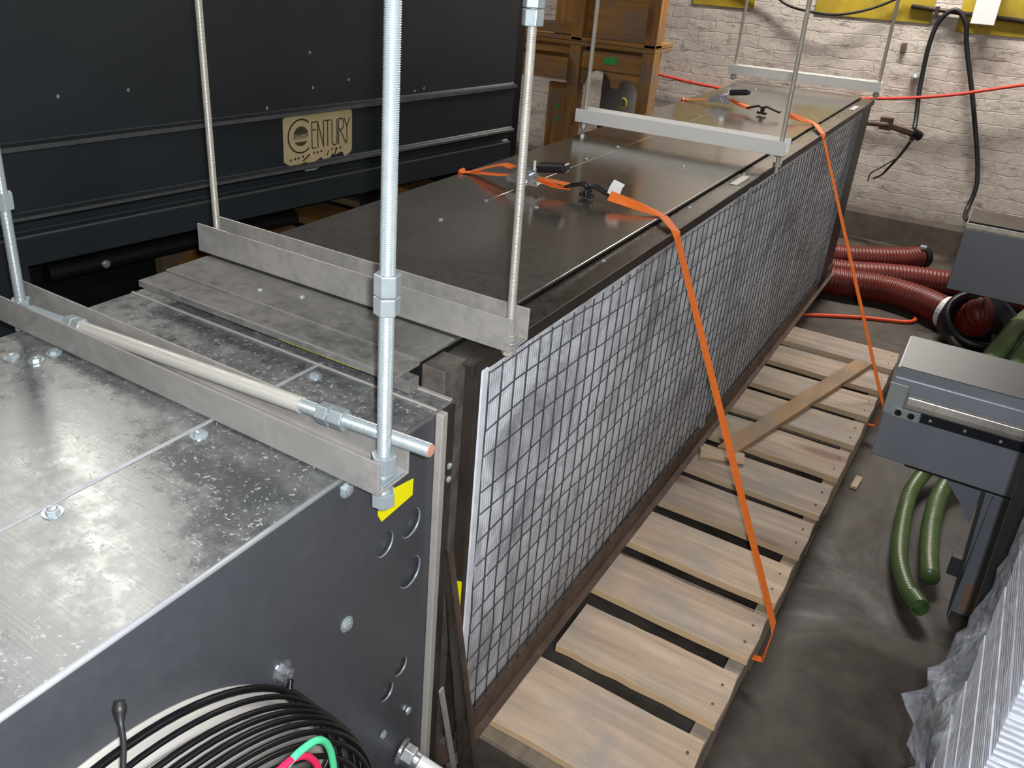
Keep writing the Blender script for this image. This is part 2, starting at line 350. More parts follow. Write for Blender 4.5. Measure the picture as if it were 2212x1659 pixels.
def stackmat():
    m, nt, p = mat('stacked_white_sheets'); tc = nt.nodes.new('ShaderNodeTexCoord'); wv = nd(nt, 'ShaderNodeTexWave', Scale=30, Distortion=2.5, Detail=3); wv.bands_direction = 'Z'; nt.links.new(tc.outputs['Object'], wv.inputs['Vector'])
    r = ramp(nt, wv.outputs['Fac'], [(.2, (.62, .64, .70)), (.8, (.90, .92, .97))]); nt.links.new(r.outputs[0], p.inputs['Base Color']); p.inputs['Roughness'].default_value = .4; bump(nt, p, wv.outputs['Fac'], .35, .006); return m
M_stack = stackmat()
def emis(name, col, s):
    m, nt, p = mat(name); p.inputs['Emission Color'].default_value = (*col, 1); p.inputs['Emission Strength'].default_value = s; p.inputs['Base Color'].default_value = (*col, 1); return m
M_tube = emis('lit_tube', (1, .95, .86), 14)

# ------------------------------------------------------------------ the room
def struct(name, bm, m): return tag(obj(name, bm, m), kind='structure')
b = B(); box(b, -5.2, 4.2, -2.6, 6.2, -.1, 0); struct('floor', b, M_floor)
b = B(); box(b, -5.2, 4.2, 5.95, 6.15, 0, 3.2); struct('wall_back', b, M_brick)
M_dim = simple('dull_grey_wall', (.16, .15, .14), .85, 0, .15, 3)
b = B(); box(b, -5.2, -5.0, -2.6, 5.95, 0, 3.2); struct('wall_left', b, M_dim)
b = B(); box(b, 4.0, 4.2, -2.6, 5.95, 0, 3.2); struct('wall_right', b, M_dim)
b = B(); box(b, -5.0, 4.0, -2.6, -2.4, 0, 3.2); struct('wall_front', b, M_dim)
b = B(); box(b, -5.2, 4.2, -2.6, 6.15, 3.2, 3.3); struct('ceiling', b, M_dim)
b = B(); prism(b, [(5.95, 0), (5.93, 0), (5.93, .16), (5.95, .19)], -5, 4, lambda u, v, s: (s, u, v)); struct('trim_1', b, simple('dark_plinth', (.10, .08, .065), .9, 0, .3, 8))  # dark strip along the foot of the back wall
LB = ['unseen twin tube ceiling light added to brighten the coil side', 'bare twin tube ceiling light over the dark machine', 'bare twin tube ceiling light farther left past the dark machine', 'unseen twin tube ceiling light added to brighten the brick wall', 'unseen twin tube ceiling light added behind the camera to brighten front faces', 'bare twin tube ceiling light in the near left corner of the room']
for (p, r, e), lb in zip(TUBES, LB):
    t = thing('ceiling_light', lb, 'ceiling light', (p[0], p[1], 3.2), 'tube lights on the ceiling')
    R = Matrix.Translation(p) @ Matrix.Rotation(math.radians(r), 4, 'Z')
    obj('fixture_body', box(B(), -.12, .12, -.66, .66, .01, .15, R), M_white, t, .005)
    for s in (-.06, .06):
        obj('tube', cyl(B(), R @ Vector((s, -.6, -.015)), R @ Vector((s, .6, -.015)), .014, 12), M_tube, t, smooth=False)

# ------------------------------------------------------------------ front fan section
fan = thing('fan_housing', 'bare aluminium fan housing box with dusty top nearest the camera', 'machine housing', (-.35, .3, 0))
YE = .945
def side_panel():
    """right side panel with real knock-out holes"""
    b = B(); ed = []
    def loop(pts):
        vs_ = [b.verts.new((0, y, z)) for y, z in pts]
        for k in range(len(vs_)): ed.append(b.edges.new((vs_[k], vs_[(k + 1) % len(vs_)])))
    loop([(-.45, .10), (YE - .02, .10), (YE - .02, .998), (-.45, .998)])
    for (y, z, r, n) in ((.852, .832, .025, 32), (.788, .833, .021, 32), (.855, .735, .028, 32), (.838, .549, .017, 32), (.802, .524, .017, 32), (.291, .532, .318, 96)):
        loop([(y + r * math.cos(2 * math.pi * k / n), z + r * math.sin(2 * math.pi * k / n)) for k in range(n)])
    bmesh.ops.triangle_fill(b, use_beauty=True, use_dissolve=False, edges=ed)
    r = bmesh.ops.extrude_face_region(b, geom=list(b.faces)); bmesh.ops.translate(b, vec=(-.005, 0, 0), verts=[v for v in r['geom'] if isinstance(v, bmesh.types.BMVert)])
    return obj('side_panel', b, M_box_side, fan)
side_panel()
b = B(); box(b, -.70, -.696, -.45, YE, .10, .998); box(b, -.696, -.004, YE - .004, YE, .10, .998); box(b, -.696, -.004, -.45, -.446, .10, .998); box(b, -.70, 0, -.45, YE, .09, .10)
obj('housing_shell', b, M_blacksteel, fan)
b = B(); box(b, -.702, .001, -.45, YE + .006, .998, 1.003); obj('top_panel', b, M_box_top, fan, .0015)
b = B(); tube(b, [(-.0005, -.45, .9990), (-.0005, YE - .05, .9990)], .0042, 16, sm=False); obj('folded_edge_highlight', b, M_fold, fan, smooth=True)  # bend of the sheet, coloured paler to carry the flash highlight
b = B(); prism(b, [(-.238, 1.003), (-.232, 1.003), (-.2325, 1.0045), (-.2375, 1.0045)], -.45, YE - .03, lambda u, v, s: (u, s, v)); obj('top_seam', b, M_fold, fan)
b = B(); box(b, -.70, .0, .905, .9095, 1.003, 1.0062); box(b, -.70, 0, YE - .003, YE + .005, 1.003, 1.006); obj('end_flange', b, M_trim, fan, .001)
b = B(); box(b, 0, .013, .905, .920, .10, 1.0); obj('corner_strip', b, M_trim, fan, .002)
b = B(); box(b, -.03, .006, .921, YE + .005, .10, .998); obj('rear_edge_channel', b, M_darksteel, fan, .001)
def bolt(x, y, z, ax, r=.0085, h=.006, m=M_zinc, parent=fan, name='bolt', washer=True):
    v = Vector(ax); p = Vector((x, y, z)); b = B()
    if washer: cyl(b, p, p + v * .0016, r * 1.45, 18)
    hexnut(b, p + v * .0014, p + v * h, r, random.random())
    lathe(b, [(r * .8, h), (r * .55, h + .0012), (0.0001, h + .0016)], 12, frame(p, p + v)[0])
    return obj(name, b, m, parent)
for x, y in ((-.23, .431), (-.229, .648), (-.224, .875), (-.632, .622), (-.594, .639), (-.597, .672)): bolt(x + .012, y, 1.003, (0, 0, 1))
for y, z in ((.702, .979), (.701, .748), (.86, .43), (.79, .44), (.76, .36)): bolt(0, y, z, (1, 0, 0), .0075, .005, washer=False) if z < .5 else bolt(0, y, z, (1, 0, 0))
for z in (.893, .868): bolt(.006, .938, z, (1, 0, 0), .006, .004, washer=False)
bolt(0, .573, .767, (1, 0, 0), .011, .012, name='guard_bolt', m=M_silver)
o = obj('warning_sticker', prism(B(), [(.770, .895), (.778, .880), (.852, .884), (.853, .913), (.782, .926), (.770, .92)], 0, .0006, lambda u, v, s: (s, u, v)), M_yellow, fan); o['label'] = 'bright yellow sticker'
for (y, z, r) in ((.852, .832, .03), (.788, .833, .026), (.855, .735, .033), (.838, .549, .021), (.802, .524, .021)):
    ko = obj('knockout', cyl(B(), (-.012, y, z), (-.008, y, z), r, 28), M_box_side, fan)
    rr = r / 1.2
    obj('hole_rim_glint', tube(B(), [(-.0022, y + rr * math.cos(q * math.pi / 16), z + rr * math.sin(q * math.pi / 16)) for q in range(33)], .0016, 6, sm=False, cap=False), M_zinc, ko, smooth=True)  # bright ring stands in for light caught on the cut hole edge
# inlet ring and wire guard
CY, CZ = .291, .532; GR = .3505
def ringpt(r, a, x): return Vector((x, CY + r * math.cos(a), CZ + r * math.sin(a)))
MX = Matrix(((0, 0, 1, 0), (0, 1, 0, CY), (-1, 0, 0, CZ), (0, 0, 0, 1)))
b = B(); lathe(b, [(.346, .0), (.346, .003), (.334, .006), (.330, .012), (.329, .034), (.322, .036), (.318, .02), (.314, -.07), (.310, -.07), (.312, .02)], 96, MX); obj('inlet_ring', b, M_ring, fan, smooth=True)
b = B(); cyl(b, (-.2, CY, CZ), (-.03, CY, CZ), .09, 32)
for k in range(5):
    a = k * 2 * math.pi / 5; R = Matrix.Translation((-.10, CY, CZ)) @ Matrix.Rotation(a, 4, 'X') @ Matrix.Rotation(.5, 4, 'Z')
    box(b, -.004, .004, -.07, .07, .08, .30, R)
obj('fan_rotor', b, M_black, fan)
gb = B()
RINGS = [(GR, .020), (GR, .042), (GR, .064), (GR - .001, .076), (GR - .002, .088), (GR - .004, .099), (GR - .009, .109), (GR - .018, .116)] + [(GR - .033 - .0165 * k, .120 + .0005 * k) for k in range(15)]
for k, (r, x) in enumerate(RINGS):
    tube(gb, [ringpt(r, 2 * math.pi * i / 96, x) for i in range(97)], .0034 if k else .0048, 8, sm=False, cap=False)
g = obj('wire_guard', gb, M_blackwire, fan, smooth=True)
for j in range(6):
    a = j * math.pi / 3 + .72
    sp = obj('guard_spoke', tube(B(), [ringpt(r - .005, a, x) for r, x in RINGS], .0030, 8, sm=False), M_blackwire, g, smooth=True)
b = B(); tube(b, [(.016, .573, .763), (.022, .562, .752), (.020, .552, .768)], .004, 8); obj('guard_clip', b, M_blackwire, fan, smooth=True)
b = B(); pts = [(.05, .32, .98), (.06, .312, .968), (.075, .303, .958), (.09, .29, .949), (.10, .282, .942)]
tube(b, pts, .003, 10, rf=lambda i, L: .0028 + .0040 * max(0, 1 - abs(L - .008) / .014)); obj('cable_end', b, M_rubber, fan, smooth=True)
for nm, m, pts, r in (('lead_wire', M_red, [(.15, .40, .852), (.15, .425, .855), (.15, .447, .848), (.15, .465, .828), (.15, .478, .795), (.15, .485, .73), (.14, .48, .65)], .0042),
                      ('lead_wire', M_greenw, [(.15, .43, .852), (.15, .452, .852), (.15, .478, .842), (.15, .495, .815), (.15, .503, .77), (.15, .505, .70), (.14, .50, .63)], .0042),
                      ('lead_wire', M_greenw, [(.15, .30, .885), (.148, .33, .89), (.15, .345, .882), (.15, .37, .875), (.15, .40, .852)], .0038),
                      ('motor_cable', M_rubber, [(.15, .24, .83), (.155, .30, .862), (.155, .36, .852), (.15, .41, .825), (.15, .44, .79), (.14, .45, .74), (.13, .44, .66)], .0075),
                      ('motor_cable', M_rubber, [(.15, .36, .905), (.165, .34, .875), (.16, .30, .82), (.15, .27, .76)], .006)):
    o = obj(nm, tube(B(), pts, r, 10), m, fan, smooth=True)
    if m != M_rubber: o['label'] = 'red wire' if m == M_red else 'green wire'
# conduit stub at the foot of the box
cd = thing('conduit_pipe', 'grey conduit pipe with white hex fitting low on the fan box', 'pipe', (0, .86, .32))
b = B(); cyl(b, (0, .845, .345), (.006, .846, .344), .024, 24); obj('flange_washer', b, M_silver, cd, .001)
b = B(); hexnut(b, (.006, .846, .344), (.026, .849, .339), .019); cyl(b, (.026, .849, .339), (.036, .8505, .3365), .016, 20); obj('hex_fitting', b, M_silver, cd, .001)
b = B(); cyl(b, (.036, .8505, .3365), (.40, .915, .225), .0135, 24); obj('pipe', b, M_chbright, cd, smooth=False)

# ------------------------------------------------------------------ long coil cabinet
cab = thing('coil_cabinet', 'long metal cooling cabinet with wire mesh side strapped onto the pallet', 'machine cabinet', (-.35, 2.8, .14))
Y0, Y1 = .96, 4.62; ZB = .14
b = B(); box(b, -.64, -.062, Y0, Y1, ZB + .002, 1.046)
obj('cabinet_body', b, M_blacksteel, cab)
b = B(); box(b, -.645, -.06, 1.02, Y1, 1.046, 1.052); obj('top_sheet', b, M_sheet, cab, .0015)
b = B(); box(b, -.645, -.062, .945, 1.045, 1.0465, 1.0535)
box(b, -.648, -.060, .888, .946, 1.0445, 1.0485); box(b, -.648, -.06, .886, .889, 1.036, 1.0485)
obj('near_top_lip', b, M_sec2, cab, .0012)
b = B(); prism(b, [(-.452, 1.052), (-.448, 1.052), (-.4485, 1.0528), (-.4515, 1.0528)], 1.12, Y1, lambda u, v, s: (u, s, v)); obj('sheet_seam', b, M_sheet, cab)
b = B(); box(b, -.058, -.003, 1.0, Y1, 1.036, 1.0405); obj('ledge', b, M_ledge, cab, .001)
b = B(); box(b, -.003, 0.002, 1.0, Y1, 1.018, 1.0425); obj('upper_rail', b, M_darksteel, cab, .001)
b = B(); box(b, -.062, -.004, 1.0, Y1, ZB, .200); box(b, -.004, .002, 1.0, Y1, ZB, .205); box(b, -.004, .018, 1.0, Y1, ZB, .146); obj('bottom_rail', b, M_rust, cab, .001)
b = B(); box(b, -.03, .003, 1.0135, 1.027, .2, 1.035); obj('near_post', b, M_darksteel, cab, .002)
b = B(); box(b, -.0615, -.018, .952, 1.012, .14, 1.0435); obj('near_return', b, M_dusty, cab, .002)
o = obj('label_strip', box(B(), -.30, -.13, .8855, .8858, 1.0368, 1.0380), simple('faded_yellow_strip', (.35, .30, .04), .6, 0, .5, 300), cab); o['label'] = 'thin yellow strip under the lip'
b = B(); box(b, -.06, .004, 4.28, 4.46, .14, 1.036); obj('far_post', b, M_blacksteel, cab, .003)
b = B(); box(b, -.06, -.006, 4.46, Y1, .14, 1.036); obj('far_end_panel', b, M_blacksteel, cab, .003)
b = B(); box(b, -.058, -.010, 1.03, 4.28, .205, 1.018); obj('coil', b, M_fins, cab)
for (ya, yb) in ((1.028, 1.046), (2.505, 2.53), (4.262, 4.28)):
    b = B(); box(b, -.012, .0045, ya, yb, .205, 1.022); obj('coil_frame', b, M_frameblue if ya < 2 else M_framegrey, cab, .001)
b = B(); box(b, -.010, .001, 2.53, 2.538, .205, 1.02); obj('coil_gap', b, M_blacksteel, cab)
# wire mesh: wavy hand-bent grid, upright wires and long wires
def mesh_panel(y0, y1, seed):
    rnd = random.Random(seed); b = B(); n = int((y1 - y0) / .0435)
    for i in range(n + 1):
        y = y0 + (y1 - y0) * i / n; pts = []
        for k in range(9):
            z = .212 + (1.012 - .212) * k / 8; pts.append((.0035 + rnd.uniform(-.001, .001), y + rnd.uniform(-.004, .004) * (0 < k < 8), z))
        tube(b, pts, .0014, 5, 2)
    for j in range(15):
        z = .225 + .056 * j; pts = []; ph = rnd.uniform(0, 6)
        if z > 1.015: break
        N = 16
        for k in range(N + 1):
            t = k / N; pts.append((.0062 + rnd.uniform(-.001, .001), y0 + (y1 - y0) * t, min(1.012, z + .009 * math.sin(t * 9 + ph) + rnd.uniform(-.003, .003))))
        tube(b, pts, .0014, 5, 2)
    return b
obj('wire_mesh', mesh_panel(1.05, 2.50, 1), M_meshwire, cab, smooth=True)
obj('wire_mesh', mesh_panel(2.545, 4.26, 2), M_meshwire, cab, smooth=True)
for x, y in ((-.447, 1.76), (-.442, 1.553), (-.326, 1.80), (-.46, 2.366), (-.451, 2.155), (-.46, 2.6), (-.509, 4.372), (-.46, 3.4), (-.20, 2.5)):
    b = B(); lathe(b, [(.0055, 0), (.0055, .0015), (.004, .0035), (.0001, .0042)], 12, Matrix.Translation((x, y, 1.052))); obj('screw', b, M_zinc, cab)
for x, y in ((-.441, .985), (-.364, 1.01)):
    b = B(); lathe(b, [(.0055, 0), (.0055, .0015), (.004, .0035), (.0001, .0042)], 12, Matrix.Translation((x, y, 1.0535))); obj('screw', b, M_zinc, cab)
for y in (1.585, 2.115, 2.6, 3.2, 3.9):
    b = B(); lathe(b, [(.005, 0), (.005, .0015), (.0035, .003), (.0001, .0036)], 12, Matrix.Translation((-.045, y, 1.0405))); obj('screw', b, M_zinc, cab)
for y0 in (2.44, 4.2):
    o = obj('ledge_plate', box(B(), -.040, -.018, y0, y0 + .13, 1.0405, 1.0425), M_channel, cab, .0005)
b = B(); prism(b, [(-.018, .598), (.001, .604), (.001, .545), (-.009, .534)], 1.0128, 1.0134, lambda u, v, s: (u, s, v)); o = obj('warning_sticker', b, M_yellow, cab); o['label'] = 'small yellow sticker'
b = B(); box(b, -.09, -.05, .905, .930, 1.015, 1.036); obj('lip_bracket', b, M_sec2, cab, .001)
# leaning angle bar at the near corner
ang = thing('angle_bar', 'rusty dark angle bar leaning at the near corner of the mesh', 'bar', (.02, 1.1, 0))
b = B(); prism(b, [(.913, .745), (.924, .745), (1.095, 0), (1.040, 0)], .0205, .0245, lambda u, v, s: (s, u, v)); obj('bar_face', b, M_grime, ang, .0005)
b = B(); prism(b, [(.922, .745), (.9255, .745), (1.100, 0), (1.094, 0)], .0200, .0340, lambda u, v, s: (s, u, v)); obj('bar_edge', b, M_rust, ang, .0005)
sb = tag(obj('steel_strip', beam(B(), (.030, 1.026, .0), (.018, .938, .42), .004, .012, (0, 1, 0)), M_galv), 'thin pale steel strip standing between fan box and leaning bar', 'strip')

# ------------------------------------------------------------------ channels and hanger rods
def channel(name, label, x0, x1, y0, y1, z0, z1, th=.0035, wash=(), m=None):
    t = thing(name, label, 'steel channel', ((x0 + x1) / 2, (y0 + y1) / 2, z0), 'steel channels across the top')
    b = B(); poly = [(y0, z1), (y0, z0), (y1, z0), (y1, z1), (y1 - th, z1), (y1 - th, z0 + th), (y0 + th, z0 + th), (y0 + th, z1)]
    prism(b, poly, x0, x1, lambda u, v, s: (s, u, v)); obj('channel_web', b, m or M_channel, t, .0012)
    for x in wash:
        b = B(); box(b, x - .020, x + .020, y0 + .010, y1 - .010, z0 + th, z0 + th + .005); obj('plate_washer', b, M_zinc, t, .001)
    return t
channel('steel_channel', 'pale steel channel lying on the fan box top, nearest the camera', -.785, .066, .685, .750, 1.0055, 1.054, wash=(.045, -.742))
channel('steel_channel', 'dusty steel channel second from the camera behind the lip of the long cabinet', -.675, .036, 1.050, 1.110, 1.0555, 1.112)
channel('steel_channel', 'bright steel channel across the middle of the long cabinet top', -.683, .032, 2.72, 2.79, 1.086, 1.131, m=M_chbright)
channel('steel_channel', 'bright steel channel at the far end by the brick wall', -.707, .020, 4.55, 4.61, 1.086, 1.131, m=M_chbright)

def hanger(label, pb, pt, r, nuts, m, thread=False, plates=()):
    t = thing('hanger_rod', label, 'threaded rod', tuple(pb), 'hanger rods holding the channels')
    pb = Vector(pb); pt = Vector(pt); d = (pt - pb).normalized()
    def at(z): return pb + d * ((z - pb.z) / d.z)
    b = B()
    if thread: threaded(b, pb, at(min(pt.z, 1.75)), r); cyl(b, at(1.75), pt, r, 14)
    else: threaded(b, pb, at(1.62), r, .0022, 12, .0003); cyl(b, at(1.62), pt, r, 12)
    obj('rod', b, m, t, smooth=True)
    for z0, z1, k in nuts:
        obj('nut', hexnut(B(), at(z0), at(z1), r * k, .35 + z0 * 2), M_zinc if m == M_zinc or z0 > 1.2 else M_galv, t, .0012)
    for z0, rr in plates:
        obj('washer', cyl(B(), at(z0), at(z0 + .0025), rr, 28), M_zinc, t, .0006)
    return t
ZT = 3.2
hanger('thick bright threaded rod standing nearest the camera at the channel end', (.049, .717, .965), (.052, .717, ZT), .0095, [(.970, .990, 1.75), (1.024, 1.046, 1.75), (1.240, 1.262, 1.7), (1.264, 1.290, 1.7)], M_zinc, True, [(1.0205, .017)])
hanger('bright hanger rod at the left edge of the photo', (-.742, .717, .98), (-.722, .717, ZT), .0090, [(.982, .999, 1.8), (1.016, 1.040, 1.9), (1.20, 1.228, 1.8)], M_zinc, False, [(1.0125, .024)])
hanger('dull hanger rod with large bright nuts near the top of the photo', (.019, 1.080, 1.035), (-.012, 1.080, ZT), .0068, [(1.038, 1.050, 1.9), (1.063, 1.075, 1.9), (1.538, 1.560, 2.3), (1.5615, 1.585, 2.3)], M_galv, False, [(1.0505, .017), (1.060, .017), (1.586, .034)])
hanger('dull hanger rod in front of the dark machine panel', (-.652, 1.080, 1.052), (-.69, 1.080, ZT), .0068, [(1.0595, 1.074, 1.9)], M_galv, False, [(1.0590, .016)])
hanger('thin rod through the left end of the middle channel', (-.662, 2.755, 1.055), (-.664, 2.755, ZT), .0072, [(1.062, 1.078, 1.9), (1.090, 1.104, 1.9)], M_galv, False, [(1.0785, .017)])
hanger('thin rod through the right end of the middle channel', (.013, 2.755, 1.025), (-.02, 2.755, ZT), .0072, [(1.045, 1.060, 1.9), (1.090, 1.104, 1.9)], M_galv, False, [(1.0785, .017)])
hanger('thin rod through the left end of the farthest channel', (-.686, 4.58, 1.055), (-.70, 4.58, ZT), .0080, [(1.062, 1.078, 1.9), (1.090, 1.104, 1.9)], M_galv)
hanger('thin rod through the right end of the farthest channel', (.006, 4.58, 1.045), (-.03, 4.58, ZT), .0080, [(1.062, 1.078, 1.9), (1.090, 1.104, 1.9)], M_galv)
# loose rod lying in the nearest channel
lr = thing('loose_rod', 'horizontal rod in a pipe sleeve lying along the nearest channel', 'threaded rod', (-.3, .72, 1.02))
A = Vector((-.72, .7215, 1.024)); E_ = Vector((.108, .7345, 1.0655))
def al(t): return A.lerp(E_, t)
obj('rod', threaded(B(), al(0), al(.165), .0085, .0024, 14), M_zinc, lr, smooth=True); obj('rod', threaded(B(), al(.745), al(1), .0095, .0024, 14), M_zinc, lr, smooth=True)
obj('rod_end', cyl(B(), al(1), al(1.001), .0082, 20), M_copper, lr)['label'] = 'orange painted rod end'
M_sleeve = sheet_metal('weathered_sleeve', (.60, .58, .53), .38, .5, (.50, .47, .41), .1, 300, metal=.35)
obj('pipe_sleeve', cyl(B(), al(.165), al(.745), .0115, 24), M_sleeve, lr, smooth=False)
for t0, t1 in ((.125, .148), (.150, .172), (.785, .808), (.812, .838)): obj('nut', hexnut(B(), al(t0), al(t1), .0155, .5), M_zinc, lr, .001)

# ------------------------------------------------------------------ ratchet straps
def strap(label, top, y_edge, foot, yl, s=1.0, white_tag=True):
    t = thing('ratchet_strap', label, 'strap', (top[0][0], top[0][1], 1.052), 'orange ratchet straps')
    Wd = Vector((.12, 1, 0))
    # left: from under the left edge to the ratchet
    xa, ya = top[0]; xr, yr = top[1]; xh, yh = top[2]; xt, yt = top[3]; xe, ye = top[4]
    b = B(); ribbon(b, [(-.650, yl, .55), (-.650, yl, .9), (-.649, yl, 1.050), (-.640, yl, 1.0545), (xa, ya, 1.058), ((xa + xr) / 2, (ya + yr) / 2, 1.070), (xr - .035, yr, 1.082)], Vector((0, 1, 0)), .026); 
    if s > .9: ribbon(b, [(xa - .01, ya, 1.058), ((xa + xr) / 2, (ya + yr) / 2 + .008, 1.096), (xr - .04, yr, 1.100)], Vector((0, 1, .1)), .026)
    ribbon(b, [(xr + .035, yr, 1.086), ((xr + xh) / 2, (yr + yh) / 2, 1.083), (xh - .03, yh, 1.078)], Wd, .024)
    ribbon(b, [(xr + .035, yr, 1.083), ((xr + xh) / 2 + .01, (yr + yh) / 2 - .004, 1.072), (xh - .025, yh - .004, 1.070)], Wd, .024)
    ex, ey, ez = foot
    top_e = Vector((xe, ye, 1.0555)); cr = Vector((.0035, y_edge, 1.046)); ft = Vector(foot)
    ribbon(b, [(xt, yt, 1.080), ((xt + xe) / 2, (yt + ye) / 2, 1.068), top_e], [Vector((0, .7, .8)), Vector((0, .8, .5)), Vector((0, 1, .05))], .027, sm=False)
    dn = (ft - cr); mid = cr.lerp(ft, .5)
    ribbon(b, [top_e, cr, cr.lerp(ft, .02), mid, ft, ft + Vector((.004, -.01, -.02)), ft + Vector((0, -.05, -.075)), ft + Vector((-.06, -.05, -.085))], [Vector((0, 1, 0)), Vector((0, 1, 0)), Vector((.1, 1, 0)), Vector((.25, 1, 0)), Vector((.2, 1, 0)), Vector((0, 1, 0)), Vector((0, 1, 0)), Vector((0, 1, 0))], .026, sm=False)
    obj('webbing', b, M_orange, t)
    # ratchet
    b = B(); C = Vector((xr, yr, 1.078))
    for sy in (-.019, .019):
        prism(b, [(-.045, -.012), (.045, -.010), (.05, .004), (.02, .012), (.012, .026), (-.012, .026), (-.03, .012), (-.05, .002)], sy - .0012, sy + .0012, lambda u, v, q: C + Vector((u, q, v)))
        M_ = Matrix.Translation(C + Vector((0, sy * 1.15, .006))) @ Matrix.Rotation(math.pi / 2, 4, 'X')
        pr = []
        n = 24; vs_ = []
        for k in range(n * 2):
            rr = .017 if k % 2 else .0135; vs_.append((rr * math.cos(math.pi * k / n), rr * math.sin(math.pi * k / n)))
        prism(b, vs_, -.0015, .0015, lambda u, v, q: M_ @ Vector((u, v, q)))
    cyl(b, C + Vector((0, -.026, .006)), C + Vector((0, .026, .006)), .0075, 16); cyl(b, C + Vector((.042, -.024, -.002)), C + Vector((.042, .024, -.002)), .005, 12)
    rt = obj('ratchet_body', b, M_silver, t)
    b = B(); beam(b, C + Vector((.0, .0, .02)), C + Vector((.035, .010, .036)), .034, .004); obj('handle_plate', b, M_silver, t)
    b = B(); beam(b, C + Vector((.030, .010, .034)), C + Vector((.112, .014, .046)), .040, .024); obj('handle', b, M_black, t, .008, seg=3)
    obj('pin', cyl(B(), C + Vector((.030, -.012, .03)), C + Vector((.030, -.014, .055)), .0035, 10), M_white, t)
    # two hooks
    H = Vector((xh, yh, 1.075))
    b = B()
    for sy in (-.008, .008):
        tube(b, [H + Vector((-.035, sy - .004, 0)), H + Vector((-.015, sy, .006)), H + Vector((.01, sy, .012)), H + Vector((.026, sy, .0)), H + Vector((.018, sy, -.014)), H + Vector((.004, sy, -.012))], .0042, 8)
        tube(b, [H + Vector((.095, -.016 + sy, .002)), H + Vector((.07, -.012 + sy, .008)), H + Vector((.04, -.006 + sy, .014)), H + Vector((.022, -.004 + sy, .004)), H + Vector((.026, -.006 + sy, -.012)), H + Vector((.042, -.008 + sy, -.014))], .0042, 8)
    tube(b, [H + Vector((-.036, -.015, 0)), H + Vector((-.036, .015, 0))], .004, 8); tube(b, [H + Vector((.095, -.030, .002)), H + Vector((.095, .002, .002))], .004, 8)
    obj('hook', b, M_black, t, smooth=True)
    if white_tag:
        b = B(); ribbon(b, [(xt + .005, yt + .012, 1.081), (xt + .002, yt + .030, 1.095), (xt + .006, yt + .040, 1.108)], Vector((1, -.1, 0)), .034, .0008); o = obj('label_tag', b, M_whitetag, t); o['label'] = 'white cloth tag'
    return t
strap('nearer orange ratchet strap with white tag over the long cabinet', [(-.612, 1.958), (-.435, 1.935), (-.290, 1.965), (-.195, 1.935), (-.058, 1.950)], 1.880, (.437, 1.805, .14), 1.952)
strap('farther orange ratchet strap between the middle and farthest channels', [(-.62, 3.722), (-.475, 3.705), (-.300, 3.630), (-.170, 3.570), (-.058, 3.600)], 3.45, (.468, 3.24, .14), 3.722, .8, False)

# ------------------------------------------------------------------ pallet, boards
pal = thing('wooden_pallet', 'long wooden slatted pallet on the floor under the cabinet', 'pallet', (.2, 2.5, 0))
near = [1.154, 1.425, 1.655, 1.885, 2.125, 2.350, 2.595, 2.842, 3.085, 3.335, 3.575]
far = [1.372, 1.591, 1.822, 2.059, 2.299, 2.531, 2.780, 3.023, 3.268, 3.517, 3.765]
def skew(x, y): return x + .036 * (y - 1.6) * (x > .2)
def xr_(y): return .415 + .019 * (y - 1.6)
rnd = random.Random(4)
for i, (a, c) in enumerate(zip(near, far)):
    b = B(); x1 = xr_((a + c) / 2); x0 = -.62; z1 = .14; e = .006
    if i == 1: x0 = .028
    # plank with slightly wavy long edges, a little chipped at the free end
    N = 10; tilt = rnd.uniform(-.006, .006); lo = []; hi = []
    for k in range(N + 1):
        x = x0 + (x1 - x0) * k / N; lo.append((x, a + tilt * x + rnd.uniform(-1, 1) * .0025)); hi.append((x, c + tilt * x + rnd.uniform(-1, 1) * .0025))
    poly = lo + [(x1 + .004, (a + c) / 2)] + hi[::-1]
    prism(b, poly, z1 - .022, z1 - rnd.uniform(0, .002), lambda u, v, s: (u, v, s)); obj('deck_board', b, M_lumber if i < 4 else M_lumber_grey, pal, .0015)
for x0, x1 in ((.375, .413), (-.10, -.06), (-.60, -.56)):
    b = B(); poly = [(1.17, .016), (1.17, .118), (3.76, .118), (3.76, .016), (3.45, .016), (3.42, .05), (3.2, .05), (3.17, .016), (2.55, .016), (2.52, .05), (2.3, .05), (2.27, .016), (1.75, .016), (1.72, .05), (1.5, .05), (1.47, .016)]
    k = .019 if x0 > .2 else 0
    prism(b, poly, x0, x1, lambda u, v, s: (s + k * (u - 1.6), u, v)); obj('stringer', b, M_stringer, pal, .002)
for a in (1.20, 1.86, 2.33, 2.62, 3.05, 3.60):
    b = B(); box(b, -.60, xr_(a) - .004, a, a + .12, 0, .016); obj('bottom_board', b, M_stringer, pal, .001)
b = B(); box(b, .02, .372, 1.835, 1.895, .060, .078); obj('spacer_board', b, M_stringer, pal, .001)
b = B()
for i, (a, c) in enumerate(zip(near, far)):
    for y in (a + .05, c - .05):
        x = xr_(y) - .022; cyl(b, (x, y, .1385), (x, y, .1412), .0035, 8)
obj('nail_heads', b, M_rust, pal)
pl = tag(obj('loose_plank', beam(B(), (.095, 2.50, .151), (.348, 3.54, .151), .062, .018, (0, 0, 1)), M_plank, bevel=.002), 'narrow orange brown plank lying diagonally across the pallet boards', 'plank')
ch = tag(obj('wood_offcut', beam(B(), (.025, 2.455, .148), (.16, 2.50, .150), .05, .016), M_lumber, bevel=.003), 'broken pale wood offcut at the near tip of the diagonal plank', 'wood piece')
ch = tag(obj('wood_chip', beam(B(), (.475, 2.80, .006), (.480, 2.88, .006), .022, .012), M_lumber, bevel=.002), 'small wood chip on the floor beside the pallet edge', 'wood piece')

